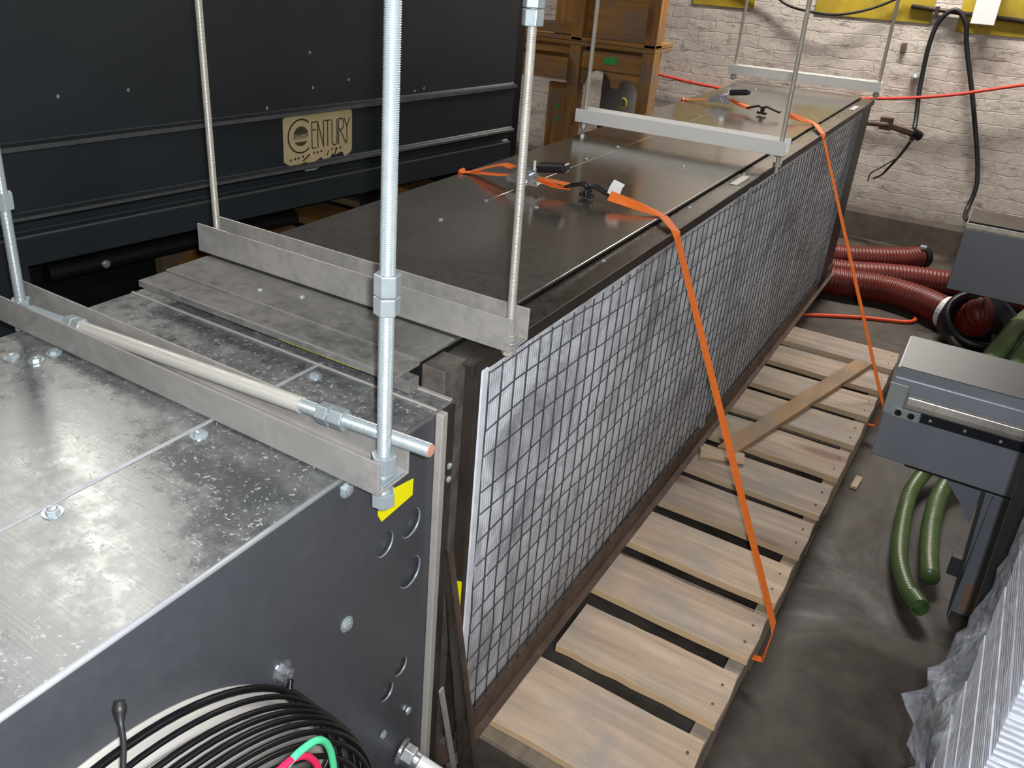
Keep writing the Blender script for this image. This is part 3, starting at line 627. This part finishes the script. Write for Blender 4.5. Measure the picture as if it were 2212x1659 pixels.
# ------------------------------------------------------------------ dark machine on the left
O = Vector((-1.65, .75, 0)); aa = math.atan2(.28, 1.78); U = Vector((math.sin(aa), math.cos(aa), 0)); N_ = Vector((U.y, -U.x, 0))
def mp(u, z, n=0): return O + U * u + N_ * n + Vector((0, 0, z))
mc = thing('navy_machine', 'large dark navy sheet metal machine along the left with a cream nameplate', 'machine', tuple(mp(1.2, 0, -.5)))
T = 1.78
prof = [(-.9, T), (0, T), (0, 1.092), (.020, 1.084), (.020, 1.074), (.006, 1.070), (.006, .905), (.022, .898), (.022, .888), (-.012, .872), (-.012, .846), (.008, .836), (.008, .752), (-.9, .752)]
b = B(); prism(b, prof, -1.5, 2.56, lambda u, v, s: mp(s, v, u)); obj('body_panel', b, M_navy, mc, .003)
for (z0, z1, n) in ((1.0735, 1.0860, .0212), (.8885, .8965, .0232), (.836, .8405, .0090)):  # paler strips paint in the light on top of each ledge
    obj('lit_ledge_edge', prism(B(), [(n - .002, z0), (n, z0), (n - .001, z1), (n - .004, z1)], -1.5, 2.56, lambda u, v, s: mp(s, v, u)), M_navyedge, mc)
b = B(); prism(b, [(-.85, .0), (0, 0), (0, .752), (-.85, .752)], -1.5, .46, lambda u, v, s: mp(s, v, u)); obj('corner_cabinet', b, M_navy, mc, .004)
b = B(); prism(b, [(-.85, .0), (-.02, 0), (-.02, T - .1), (-.85, T - .1)], 2.56, 2.64, lambda u, v, s: mp(s, v, u)); obj('end_panel', b, M_blacksteel, mc, .004)
for u in (1.9, 2.5):
    b = B(); prism(b, [(-.25, 0), (-.18, 0), (-.18, .752), (-.25, .752)], u, u + .06, lambda a_, v, s: mp(s, v, a_)); obj('leg', b, M_navy, mc, .003)
b = B(); prism(b, [(-.85, .0), (-.8, 0), (-.8, .752), (-.85, .752)], .46, 2.56, lambda u, v, s: mp(s, v, u)); obj('rear_panel', b, M_blacksteel, mc)
for (u, z) in ((.42, 1.11), (.80, 1.20), (.60, 1.20), (1.45, 1.27), (1.62, 1.17), (1.46, 1.155), (1.27, 1.105), (1.95, 1.105), (2.0, 1.11)):
    b = B(); prism(b, [(u, z), (u + .006, z + .008), (u + .011, z + .003), (u + .008, z - .005)], 0, .0008, lambda a_, c_, s: mp(a_, c_, s)); obj('paint_chip', b, M_emboss, mc)
# nameplate: s across, t up, on the panel between the two ledges
sx0, sx1, sz0, sz1 = 1.331, 1.634, .906, 1.070
def npt(s, t, n=0): return mp(sx0 + (sx1 - sx0) * s, sz0 + (sz1 - sz0) * t, .0062 + n)
pl_ = [(.0, .96), (.03, 1), (.97, 1), (1, .97), (1, .17), (.99, .09), (.94, .03), (.88, .0), (.86, .09), (.82, .11), (.74, .06), (.70, .10), (.66, .02), (.56, .01), (.53, .06), (.45, .0), (.36, -.03), (.30, .02), (.25, .0), (.12, -.04), (.06, .01), (.0, .08)]
npo = obj('nameplate', prism(B(), pl_, 0, .0016, lambda s, t, n: npt(s, t, n)), M_cream, mc); npo['label'] = 'cream nameplate reading CENTURY'
def stroke(bm, pts, w, asp=(.303, .164), closed=False):
    """flat ink stroke through (s,t) points, width w in metres"""
    P = [Vector((s * asp[0], t * asp[1])) for s, t in pts]
    for a, c in zip(P, P[1:]):
        d = (c - a); L = d.length; d.normalize(); n = Vector((-d.y, d.x)) * w / 2; e = d * w * .3
        q = [a - e + n, a - e - n, c + e - n, c + e + n]
        prism(bm, [(v.x / asp[0], v.y / asp[1]) for v in q], .0016, .0021, lambda s, t, k: npt(s, t, k))
lt = B(); W = .0042
E1, E2 = .285, .83
def L_(x, pts): return [(x + a * 1, E1 + t * (E2 - E1)) for a, t in pts]
stroke(lt, L_(.40, [(.075, 1), (0, 1), (0, 0), (.06, 0)]), W); stroke(lt, L_(.40, [(0, .70), (.06, .70)]), W)
stroke(lt, L_(.485, [(0, 0), (0, 1), (.085, 0), (.085, 1)]), W)
stroke(lt, L_(.585, [(0, 1), (.09, 1)]), W); stroke(lt, L_(.63, [(0, 1), (0, 0)]), W)
stroke(lt, L_(.695, [(0, 1), (0, .12), (.02, .0), (.055, .0), (.075, .12), (.075, 1)]), W)
stroke(lt, L_(.795, [(0, 0), (0, 1), (.05, 1), (.075, .9), (.075, .68), (.05, .58), (0, .58)]), W); stroke(lt, L_(.795, [(.02, .58), (.11, 0)]), W)
stroke(lt, L_(.88, [(0, 1), (.042, .66)]), W); stroke(lt, L_(.88, [(.084, 1), (.042, .66), (.042, 0)]), W)
cx_, cy_ = .245, .575
arc = [(cx_ + .178 * math.cos(a), cy_ + .345 * math.sin(a)) for a in [math.radians(d) for d in range(52, 312, 8)]]; stroke(lt, arc, .0055)
for s, t in ((.09, .10), (.155, .115), (.20, .12), (.265, .14), (.42, .185), (.475, .18), (.53, .195), (.69, .20), (.76, .19), (.82, .20)):
    stroke(lt, [(s, t - .012), (s + .006, t + .014)], .0065)
stroke(lt, [(.27, .05), (.36, .16)], .006); stroke(lt, [(.62, .08), (.64, .18)], .004); stroke(lt, [(.74, .08), (.755, .22)], .005)
o = obj('lettering', lt, M_ink, npo)
em = B()
def chord(t0, t1, r=.105, ry=.205, slant=.0, n=14):
    """slice of the globe between heights t0 and t1"""
    def xs(t): return r * math.sqrt(max(0, 1 - (t / ry) ** 2))
    left = [(cx_ - xs(t), cy_ + t) for t in [t0 + (t1 - t0) * k / n for k in range(n + 1)]]; rt_ = [(cx_ + xs(t), cy_ + t) for t in [t1 - (t1 - t0) * k / n for k in range(n + 1)]]
    return left + rt_
for t0, t1 in ((.04, .2045), (.015, .03), (-.012, .0), (-.036, -.028), (-.058, -.053), (-.204, -.115)):
    prism(em, chord(t0, t1), .0016, .0022, lambda s, t, k: npt(s, t, k))
obj('emblem', em, M_ink, npo)
obj('glue_residue', prism(B(), [(.28, -.12), (.45, -.10), (.50, -.135), (.44, -.17), (.30, -.165)], 0, .001, lambda s, t, n: npt(s, t - .02, n + .001)), M_emboss, npo)
# things dimly seen under the machine
b = B(); cyl(b, mp(.62, .60, -.3), mp(1.6, .60, -.3), .03, 16); ob = obj('pipe', b, M_blacksteel, mc)
b = B(); lathe(b, [(.014, 0), (.014, .008), (.009, .012), (.0001, .014)], 16, frame(mp(.80, .60, -.27), mp(.80, .60, 0))[0]); obj('knob', b, M_zinc, mc)
wp = thing('wood_skid', 'orange brown wooden skid in the dark behind the long cabinet', 'skid', (-1.95, 2.9, 0))
for k in range(5):
    obj('slat', box(B(), -2.25, -1.66, 2.15 + k * .32, 2.36 + k * .32, .54, .57), M_crateh, wp, .002)
for x in (-2.23, -1.72): obj('runner', box(B(), x, x + .05, 2.1, 3.7, 0, .54), M_crateh, wp, .002)

# ------------------------------------------------------------------ stacked wooden crates
def crate(label, z0, z1, zb):
    t = thing('wooden_crate', label, 'crate', (-1.5, 4.75, z0), 'stacked wooden crates')
    X0, X1, YA, YB = -1.60, -1.16, 4.6, 4.84
    h = z1 - z0
    for x in (X0, X1): obj('post', box(B(), x - .035, x + .035, YA - .03, YA + .06, z0, z1), M_crate, t, .004)
    for x in (-2.35, X1 - .06): obj('post', box(B(), x - .035, x + .035, YB - .06, YB, z0, z1), M_crate, t, .004)
    obj('post', box(B(), -2.385, -2.315, YA + .0, YA + .06, z0, z1), M_crate, t, .004)
    # front board with two arches cut into its lower edge
    zt = z1 - .02; zl = z1 - .16; poly = [(X0 + .035, zt), (X0 + .035, zl - .05)]
    for cx, r in ((-1.455, .085), (-1.27, .055)):
        poly += [(cx - r, zl - .05)] if True else []
        poly += [(cx - r * math.cos(a), zl - .05 + r * math.sin(a)) for a in [math.pi * k / 12 for k in range(1, 12)]]
        poly += [(cx + r, zl - .05)]
    poly += [(X1 - .035, zl - .05), (X1 - .035, zt)]
    obj('arched_board', prism(B(), poly, YA, YA + .022, lambda u, v, s: (u, s, v)), M_crateh, t, .001)
    obj('rail', box(B(), X0 + .035, X1 - .035, YA - .012, YA, z1 - .12, z1 - .03), M_crateh, t, .003)
    obj('rail', box(B(), -2.3, X0 - .02, YA - .07, YA - .03, z1 - .19, z1 - .07), M_crateh, t, .003)
    obj('rail', box(B(), -2.3, X0 - .035, YA, YA + .04, z1 - .055, z1 - .0), M_crateh, t, .003)
    obj('rail', box(B(), -2.3, X1 - .1, YB - .05, YB - .02, z1 - .12, z1 - .02), M_crateh, t, .003)
    obj('side_board', box(B(), X0 - .16, X0 - .035, YA + .0, YA + .03, z0 + .0, z1 - .22), M_crate, t, .003)
    if z0 > 1: obj('front_board', box(B(), X0 + .035, X1 - .035, YA + .022, YA + .04, z0 + .02, z0 + .62), M_crateh, t, .002); obj('rail', box(B(), -2.3, X0 - .035, YA - .02, YA + .02, z0 + .03, z0 + .09), M_crateh, t, .003)
    obj('top_deck', box(B(), -2.385, X1 + .035, YA - .03, YB, z1, z1 + .022), M_crateh, t, .003)
    obj('base_board', box(B(), -2.385, X1 + .035, YA - .03, YB, z0 - .002, z0 + .02), M_crateh, t, .003)
    return t
c1 = crate('lower orange wooden crate with arched cutouts by the brick wall', 0.003, 1.13, 0)
c2 = crate('upper orange wooden crate stacked on another crate by the brick wall', 1.156, 1.95, 0)
b = B(); prism(b, [(-1.42, 1.085), (-1.34, 1.09), (-1.345, 1.05), (-1.425, 1.045)], 4.585, 4.5876, lambda u, v, s: (u, s, v)); o = obj('paint_mark', b, M_greenpaint, c1); o['label'] = 'green paint mark'
for z in (.98, .78, .70):
    b = B(); prism(b, [(-1.70, z), (-1.68, z + .012), (-1.67, z), (-1.68, z - .015)], 4.596, 4.5985, lambda u, v, s: (u, s, v)); obj('paint_mark', b, M_greenpaint, c1)
dr = thing('grey_drum', 'dull grey drum standing behind the lower wooden crate', 'drum', (-1.50, 5.10, .0))
b = B(); lathe(b, [(.125, 0), (.13, .01), (.13, .3), (.133, .31), (.13, .32), (.13, .93), (.135, .94), (.135, .97), (.12, .975), (.0001, .975)], 40, Matrix.Translation((-1.50, 5.10, .0))); obj('drum_body', b, M_drum, dr, smooth=True)
b = B(); tube(b, [(-1.44 + .022 * math.cos(a), 4.984, .78 + .03 * math.sin(a)) for a in [k * math.pi / 8 for k in range(17)]], .006, 8, sm=False); o = obj('painted_ring', b, simple('yellow_green_paint', (.42, .42, .02), .6), dr); o['label'] = 'yellow ring mark'

# ------------------------------------------------------------------ back wall: paint patches, conduits, box, cable, cord
YW = 5.95
ypm = simple('yellow_wall_paint', (.36, .255, .014), .7, 0, .25, 9)
for i, (x0, x1, z0, z1, lb) in enumerate(((-1.43, -1.02, 1.33, 1.6, 'yellow painted panel on the brick wall beside the crates'), (-.64, .02, 1.335, 1.62, 'yellow painted panel on the brick wall behind the black hanging wire'), (.16, .62, 1.305, 1.62, 'yellow painted panel on the brick wall behind the white box'))):
    tag(obj('painted_panel', box(B(), x0, x1, YW - .008, YW - .0005, z0, z1), ypm, bevel=.002), lb, 'painted panel', 'yellow panels on the brick wall')
eb = thing('junction_box', 'small white electrical box on the brick wall at top right', 'electrical box', (.29, 5.90, 1.36))
obj('box_body', box(B(), .235, .345, 5.86, 5.941, 1.365, 1.56), M_white, eb, .006); obj('cover', box(B(), .230, .350, 5.853, 5.86, 1.36, 1.565), M_white, eb, .004)
cn = thing('wall_conduit', 'dull grey conduit running level along the top of the brick wall', 'conduit', (.2, 5.92, 1.4))
b = B(); tube(b, [(-.10, 5.925, 1.425), (.235, 5.925, 1.405)], .013, 12, sm=False); tube(b, [(.345, 5.925, 1.40), (1.6, 5.925, 1.35)], .013, 12, sm=False); obj('conduit', b, M_darksteel, cn, smooth=True)
for x in (.03, .7): obj('clip', box(B(), x, x + .02, 5.905, 5.948, 1.37, 1.435), M_darksteel, cn, .002)
bc = thing('black_cable', 'thick black cable looping up over and down the brick wall', 'cable', (.5, 5.7, .3))
b = B(); tube(b, [(.60, 5.0, .50), (.50, 5.75, .30), (.500, 5.90, .50), (.37, 5.91, .90), (.245, 5.91, 1.23), (.205, 5.905, 1.36), (.135, 5.90, 1.425), (.07, 5.90, 1.36), (.05, 5.90, 1.22), (.065, 5.89, .97), (.095, 5.83, .80), (.11, 5.72, .70)], .0135, 12, 10); obj('cable', b, M_rubber, bc, smooth=True)
b = B(); tube(b, [(.11, 5.72, .70), (.07, 5.75, .60), (.02, 5.78, .50), (-.01, 5.8, .45), (-.05, 5.8, .42)], .009, 8, rf=lambda i, L: .010 - .012 * min(.55, L)); tube(b, [(.06, 5.75, .58), (-.02, 5.78, .50), (-.07, 5.8, .45), (-.075, 5.8, .40)], .004, 8); obj('frayed_end', b, simple('frayed_cable', (.05, .035, .025), .8), bc, smooth=True)
hk = thing('pipe_bracket', 'rusty pipe stub with clamp sticking out of the far cabinet end', 'bracket', (.0, 5.3, .8))
b = B(); cyl(b, (-.16, 5.05, .86), (.02, 5.33, .825), .014, 12); cyl(b, (.02, 5.33, .825), (.14, 5.40, .79), .020, 6); obj('stub_pipe', b, M_rust, hk)
b = B(); box(b, -.035, .03, 5.30, 5.345, .80, .87); obj('clamp', b, M_rust, hk, .004)
b = B(); cyl(b, (.13, 5.385, .80), (.17, 5.42, .775), .027, 14); obj('end_socket', b, M_blacksteel, hk)
b = B(); beam(b, (-.16, 4.6, .86), (-.16, 5.08, .86), .03, .03); obj('arm', b, M_rust, hk)
b = B(); tube(b, [(-2.6, 5.9, .95), (-1.855, 5.90, .885), (-1.23, 5.90, .825), (-.7, 5.90, .82), (-.174, 5.88, .885), (.20, 5.86, .955), (.578, 5.86, 1.066), (1.6, 5.9, 1.36)], .0095, 8)
tag(obj('rope', b, M_cord, smooth=True), 'thin red cord strung level along the brick wall', 'rope')
b = B(); tube(b, [(-1.2, 5.9, 1.52), (-.93, 5.9, 1.44), (-.80, 5.9, 1.375), (-.66, 5.88, 1.35), (-.5, 5.87, 1.345), (-.35, 5.88, 1.38), (-.22, 5.9, 1.44), (-.1, 5.9, 1.52)], .008, 8)
tag(obj('sagging_wire', b, M_rubber, smooth=True), 'thin black wire sagging across the top of the brick wall', 'wire')
b = B(); box(b, -.10, -.07, 5.925, 5.9485, 1.16, 1.22); tag(obj('wall_bolt', b, M_rust, bevel=.005), 'small rusty bolt stub on the brick wall left of the cable', 'bolt')
b = B(); lathe(b, [(.022, 0), (.026, .02), (.012, .04), (.0001, .045)], 12, Matrix.Translation((.02, 5.95, 1.03)) @ Matrix.Rotation(math.pi / 2, 4, 'X')); tag(obj('wall_anchor', b, M_zinc, smooth=True), 'tiny bright anchor bolt on the brick wall beside the black cable', 'anchor')

# ------------------------------------------------------------------ hoses on the floor
b = B(); corrugated(b, [(-.35, 4.75, .08), (-.2, 4.72, .08), (-.05, 4.68, .08), (.10, 4.70, .082), (.25, 4.74, .082), (.42, 4.70, .082), (.57, 4.60, .084)], .070, .02, .10)
rh = thing('red_hose', 'front red corrugated hose ending in a white ring collar', 'hose', (.2, 4.7, 0)); obj('hose', b, M_redhose, rh, smooth=True)
b = B(); tube(b, [(.56, 4.605, .084), (.585, 4.590, .084)], .082, 28, sm=False); obj('collar', b, M_white, rh)
b = B(); corrugated(b, [(-.35, 5.08, .07), (-.1, 5.17, .07), (.12, 5.30, .07), (.27, 5.42, .072), (.36, 5.52, .08)], .062, .02, .10)
rh2 = thing('red_hose', 'rear red hose against the wall with a bright clamp', 'hose', (.1, 5.2, 0)); obj('hose', b, M_redhose, rh2, smooth=True)
b = B(); tube(b, [(.335, 5.49, .078), (.36, 5.52, .08)], .070, 24, sm=False); obj('clamp_band', b, M_blacksteel, rh2); b = B(); box(b, .33, .365, 5.45, 5.49, .135, .155); obj('clamp_screw', b, M_zinc, rh2, .003)
b = B(); corrugated(b, [(-.3, 4.90, .06), (0, 4.93, .065), (.25, 5.06, .065), (.45, 5.14, .065), (.7, 5.18, .065), (1.1, 5.1, .065)], .060, .02, .10)
rh3 = thing('red_hose', 'middle red hose running behind the far grey machine head', 'hose', (.4, 5.05, 0)); obj('hose', b, M_redhose, rh3, smooth=True)
dc = thing('duct_elbow', 'dark duct collar with short red hose and yellow tags below the far machine', 'duct fitting', (.72, 4.5, 0))
b = B(); lathe(b, [(.155, 0), (.165, .02), (.165, .10), (.150, .12), (.135, .12), (.13, .02)], 40, frame((.70, 4.50, .06), (.72, 4.42, .17))[0]); obj('collar', b, M_blacksteel, dc, smooth=True)
b = B(); corrugated(b, [(.68, 4.54, .06), (.69, 4.49, .12), (.71, 4.46, .16), (.745, 4.45, .18)], .076, .018, .08, 24); obj('short_hose', b, M_redhose, dc, smooth=True)
b = B(); tube(b, [(.575, 4.56, .09), (.60, 4.42, .07), (.66, 4.27, .04), (.78, 4.20, .03), (.95, 4.3, .03)], .022, 12); obj('black_hose', b, M_rubber, dc, smooth=True)
for (p, m_) in (((.665, 4.62, .245), M_yellow), ((.745, 4.60, .245), simple('orange_tag', (.75, .35, .02), .5))):
    b = B(); bmesh.ops.create_icosphere(b, subdivisions=2, radius=.028, matrix=Matrix.Translation(p) @ Matrix.Diagonal((1, .7, .7, 1))); obj('colour_tag', b, m_, dc, smooth=True)
b = B(); tube(b, [(-.034, 4.276, .010), (.194, 4.425, .010), (.33, 4.49, .010), (.41, 4.53, .010), (.445, 4.58, .012), (.44, 4.62, .014)], .0095, 8); tag(obj('orange_cord', b, M_ocord, smooth=True), 'bright orange red cord curling on the dark floor by the red hoses', 'cord')
def ghose(label, pts, r, open_end=False, group='green hoses'):
    t = thing('green_hose', label, 'hose', pts[-1], group); b = B(); corrugated(b, pts, r, .012, .03, 18, cap=not open_end); obj('hose', b, M_greenhose, t, smooth=True)
    if open_end:
        d = (Vector(pts[-1]) - Vector(pts[-2])).normalized(); p = Vector(pts[-1]); b = B(); lathe(b, [(r * 1.12, -.05), (r * 1.12, 0.0), (r * .92, 0), (r * .90, -.03), (.0001, -.035)], 24, frame(p, p + d)[0]); obj('cuff', b, M_greenhose, t)
ghose('green hose end with open cuff lying nearest on the floor', [(.86, 3.35, .30), (.72, 3.10, .12), (.650, 2.90, .045), (.642, 2.70, .040), (.660, 2.45, .040), (.700, 2.30, .042), (.742, 2.225, .05)], .024, True)
ghose('green hose lying close beside the grey leg', [(.95, 3.4, .42), (.80, 3.12, .15), (.732, 2.93, .045), (.722, 2.70, .040), (.735, 2.50, .040), (.750, 2.40, .038)], .027)
ghose('green hose rising at the right edge beyond the grey beam', [(.70, 3.50, .05), (.755, 3.83, .10), (.815, 4.17, .13), (.89, 4.56, .15), (1.1, 5.2, .2)], .042)
ghose('second green hose running beside the one at the right edge', [(.82, 3.45, .05), (.855, 3.80, .10), (.905, 4.15, .13), (.99, 4.55, .14), (1.25, 5.1, .16)], .042)

# ------------------------------------------------------------------ grey machine heads on the right
gm = thing('grey_beam_machine', 'grey painted machine beam with slotted bright rail on a grey leg', 'machine', (.85, 2.35, 0))
# cross section (y, z) swept along x
pr = [(2.285, .425), (2.285, .630), (2.292, .665), (2.315, .682), (2.50, .705), (2.515, .695), (2.515, .425)]
b = B(); prism(b, pr, .515, 1.45, lambda u, v, s: (s, u, v)); obj('beam', b, M_grey, gm, .004, seg=3)
obj('beam_top', prism(B(), [(2.318, .6832), (2.498, .7058), (2.498, .7068), (2.318, .6842)], .520, 1.44, lambda u, v, s: (s, u, v)), M_greytop, gm)
obj('end_plate', box(B(), .512, .556, 2.281, 2.286, .560, .650), M_plate, gm, .002)
obj('bolt_plate', box(B(), .535, .600, 2.277, 2.282, .557, .585), M_plate, gm, .001)
for x in (.549, .580): obj('bolt_hole', cyl(B(), (x, 2.2755, .571), (x, 2.279, .571), .0085, 18), M_blacksteel, gm)
obj('bright_rail', prism(B(), [(2.285, .590), (2.274, .592), (2.272, .604), (2.276, .622), (2.285, .626)], .562, 1.44, lambda u, v, s: (s, u, v)), M_bright, gm, .001)
obj('dark_slot', box(B(), .602, 1.44, 2.279, 2.286, .560, .589), simple('slot_black', (.008, .010, .014), .4), gm, .001)
for k in range(10): obj('slot_screw', cyl(B(), (.625 + k * .08, 2.2775, .574), (.625 + k * .08, 2.280, .574), .004, 10), M_galv, gm)
b = B(); prism(b, [(2.289, .4255), (2.289, .419), (2.50, .419), (2.50, .4255)], .60, 1.44, lambda u, v, s: (s, u, v)); obj('under_strip', b, M_blacksteel, gm)
b = B(); prism(b, [(.82, 0), (.885, 0), (.885, .413), (.82, .413)], 2.335, 2.345, lambda u, v, s: (u - .03 * v / .4, s, v)); box(b, .814, .818, 2.30, 2.345, 0, .40); obj('leg', b, M_grey, gm, .002)
obj('leg_flange', prism(B(), [(.812, 0), (.820, 0), (.796, .408), (.788, .408)], 2.31, 2.345, lambda u, v, s: (u, s, v)), M_greytop, gm, .002)
obj('leg_top_weld', box(B(), .79, .868, 2.318, 2.332, .398, .410), M_plate, gm, .003)
obj('gusset', prism(B(), [(.685, .413), (.79, .413), (.79, .27), (.765, .31), (.715, .37)], 2.36, 2.366, lambda u, v, s: (u, s, v)), M_grey, gm, .001)
obj('leg_tab', box(B(), .778, .808, 2.338, 2.36, .11, .17), M_greytop, gm, .002)
obj('worn_patch', box(B(), .832, .872, 2.3335, 2.3352, .01, .11), simple('bare_rust_patch', (.24, .15, .11), .6, 0, .25, 20), gm)
gf = thing('grey_beam_machine', 'far grey painted machine head at the right edge near the wall', 'machine', (.9, 4.3, 0))
b = B(); prism(b, [(4.20, .33), (4.20, .615), (4.22, .635), (4.48, .64), (4.5, .62), (4.5, .33)], .54, 1.6, lambda u, v, s: (s, u, v)); obj('beam', b, M_grey, gf, .004)
obj('edge_highlight', prism(B(), [(4.199, .612), (4.198, .619), (4.212, .634), (4.216, .632)], .545, 1.59, lambda u, v, s: (s, u, v)), M_bright, gf)  # bright strip paints the highlight along the front edge of the beam
obj('beam_top', box(B(), .545, 1.59, 4.225, 4.475, .6395, .6425), M_darksteel, gf)
obj('leg', box(B(), 1.12, 1.20, 4.28, 4.36, 0, .33), M_grey, gf, .003)
obj('leg', box(B(), 1.45, 1.53, 4.28, 4.36, 0, .33), M_grey, gf, .003)

# ------------------------------------------------------------------ film wrapped stack at the right
bd = tag(obj('black_board', prism(B(), [(.803, .0), (1.6, 0), (1.6, 1.25), (.757, 1.25)], 1.58, 1.60, lambda u, v, s: (u, s, v)), M_rubber, bevel=.003), 'dark upright board standing behind the film wrapped stack', 'board')
ws = thing('wrapped_stack', 'tall stack of white sheets wrapped in clear stretch film at bottom right', 'wrapped stack', (1.2, 1.2, 0))
obj('pallet_base', box(B(), .79, 1.6, .99, 1.40, 0, .10), M_stringer, ws, .004)
rnd = random.Random(3)
b = B(); z = .10; k = 0
while z < 1.32:
    h = rnd.uniform(.018, .04); dx = rnd.uniform(0, .0025); dy = rnd.uniform(0, .003)
    box(b, .786 + dx, 1.58, 1.004 + dy, 1.39, z, z + h - .002); z += h
obj('sheets', b, M_stack, ws, .001)
def film_mesh():
    b = B(); NX, NZ = 70, 60; path = [(1.58, .994), (.80, .994), (.776, 1.01), (.774, 1.38), (.80, 1.402), (1.58, 1.402)]
    L = [0]
    for a, c in zip(path, path[1:]): L.append(L[-1] + math.dist(a, c))
    rn = random.Random(5); G = []
    for j in range(NZ + 1):
        z = .02 + 1.32 * j / NZ; row = []
        for i in range(NX + 1):
            s = L[-1] * i / NX
            for q in range(len(path) - 1):
                if s <= L[q + 1] + 1e-9: break
            t = (s - L[q]) / (L[q + 1] - L[q]); x = path[q][0] + (path[q + 1][0] - path[q][0]) * t; y = path[q][1] + (path[q + 1][1] - path[q][1]) * t
            k = .006 + .016 * max(0, (.75 - z)) ** 1.0
            nx, ny = (0, -1) if q == 0 else ((-1, 0) if q in (1, 2, 3) else (0, 1))
            d = abs(rn.gauss(0, 1)) * k * .55
            # loose bulge low on the near-left corner
            bl = math.exp(-((z - .58) / .12) ** 2) * math.exp(-((s - 1.0) / .2) ** 2) * (.038 + .010 * abs(rn.gauss(0, 1)))
            row.append(b.verts.new((x + nx * (d + bl), y + ny * (d + bl * .3), z + rn.uniform(-.006, .006))))
        G.append(row)
    for j in range(NZ):
        for i in range(NX): b.faces.new((G[j][i], G[j][i + 1], G[j + 1][i + 1], G[j + 1][i]))
    bmesh.ops.triangulate(b, faces=b.faces); return b
obj('stretch_film', film_mesh(), M_film, ws)
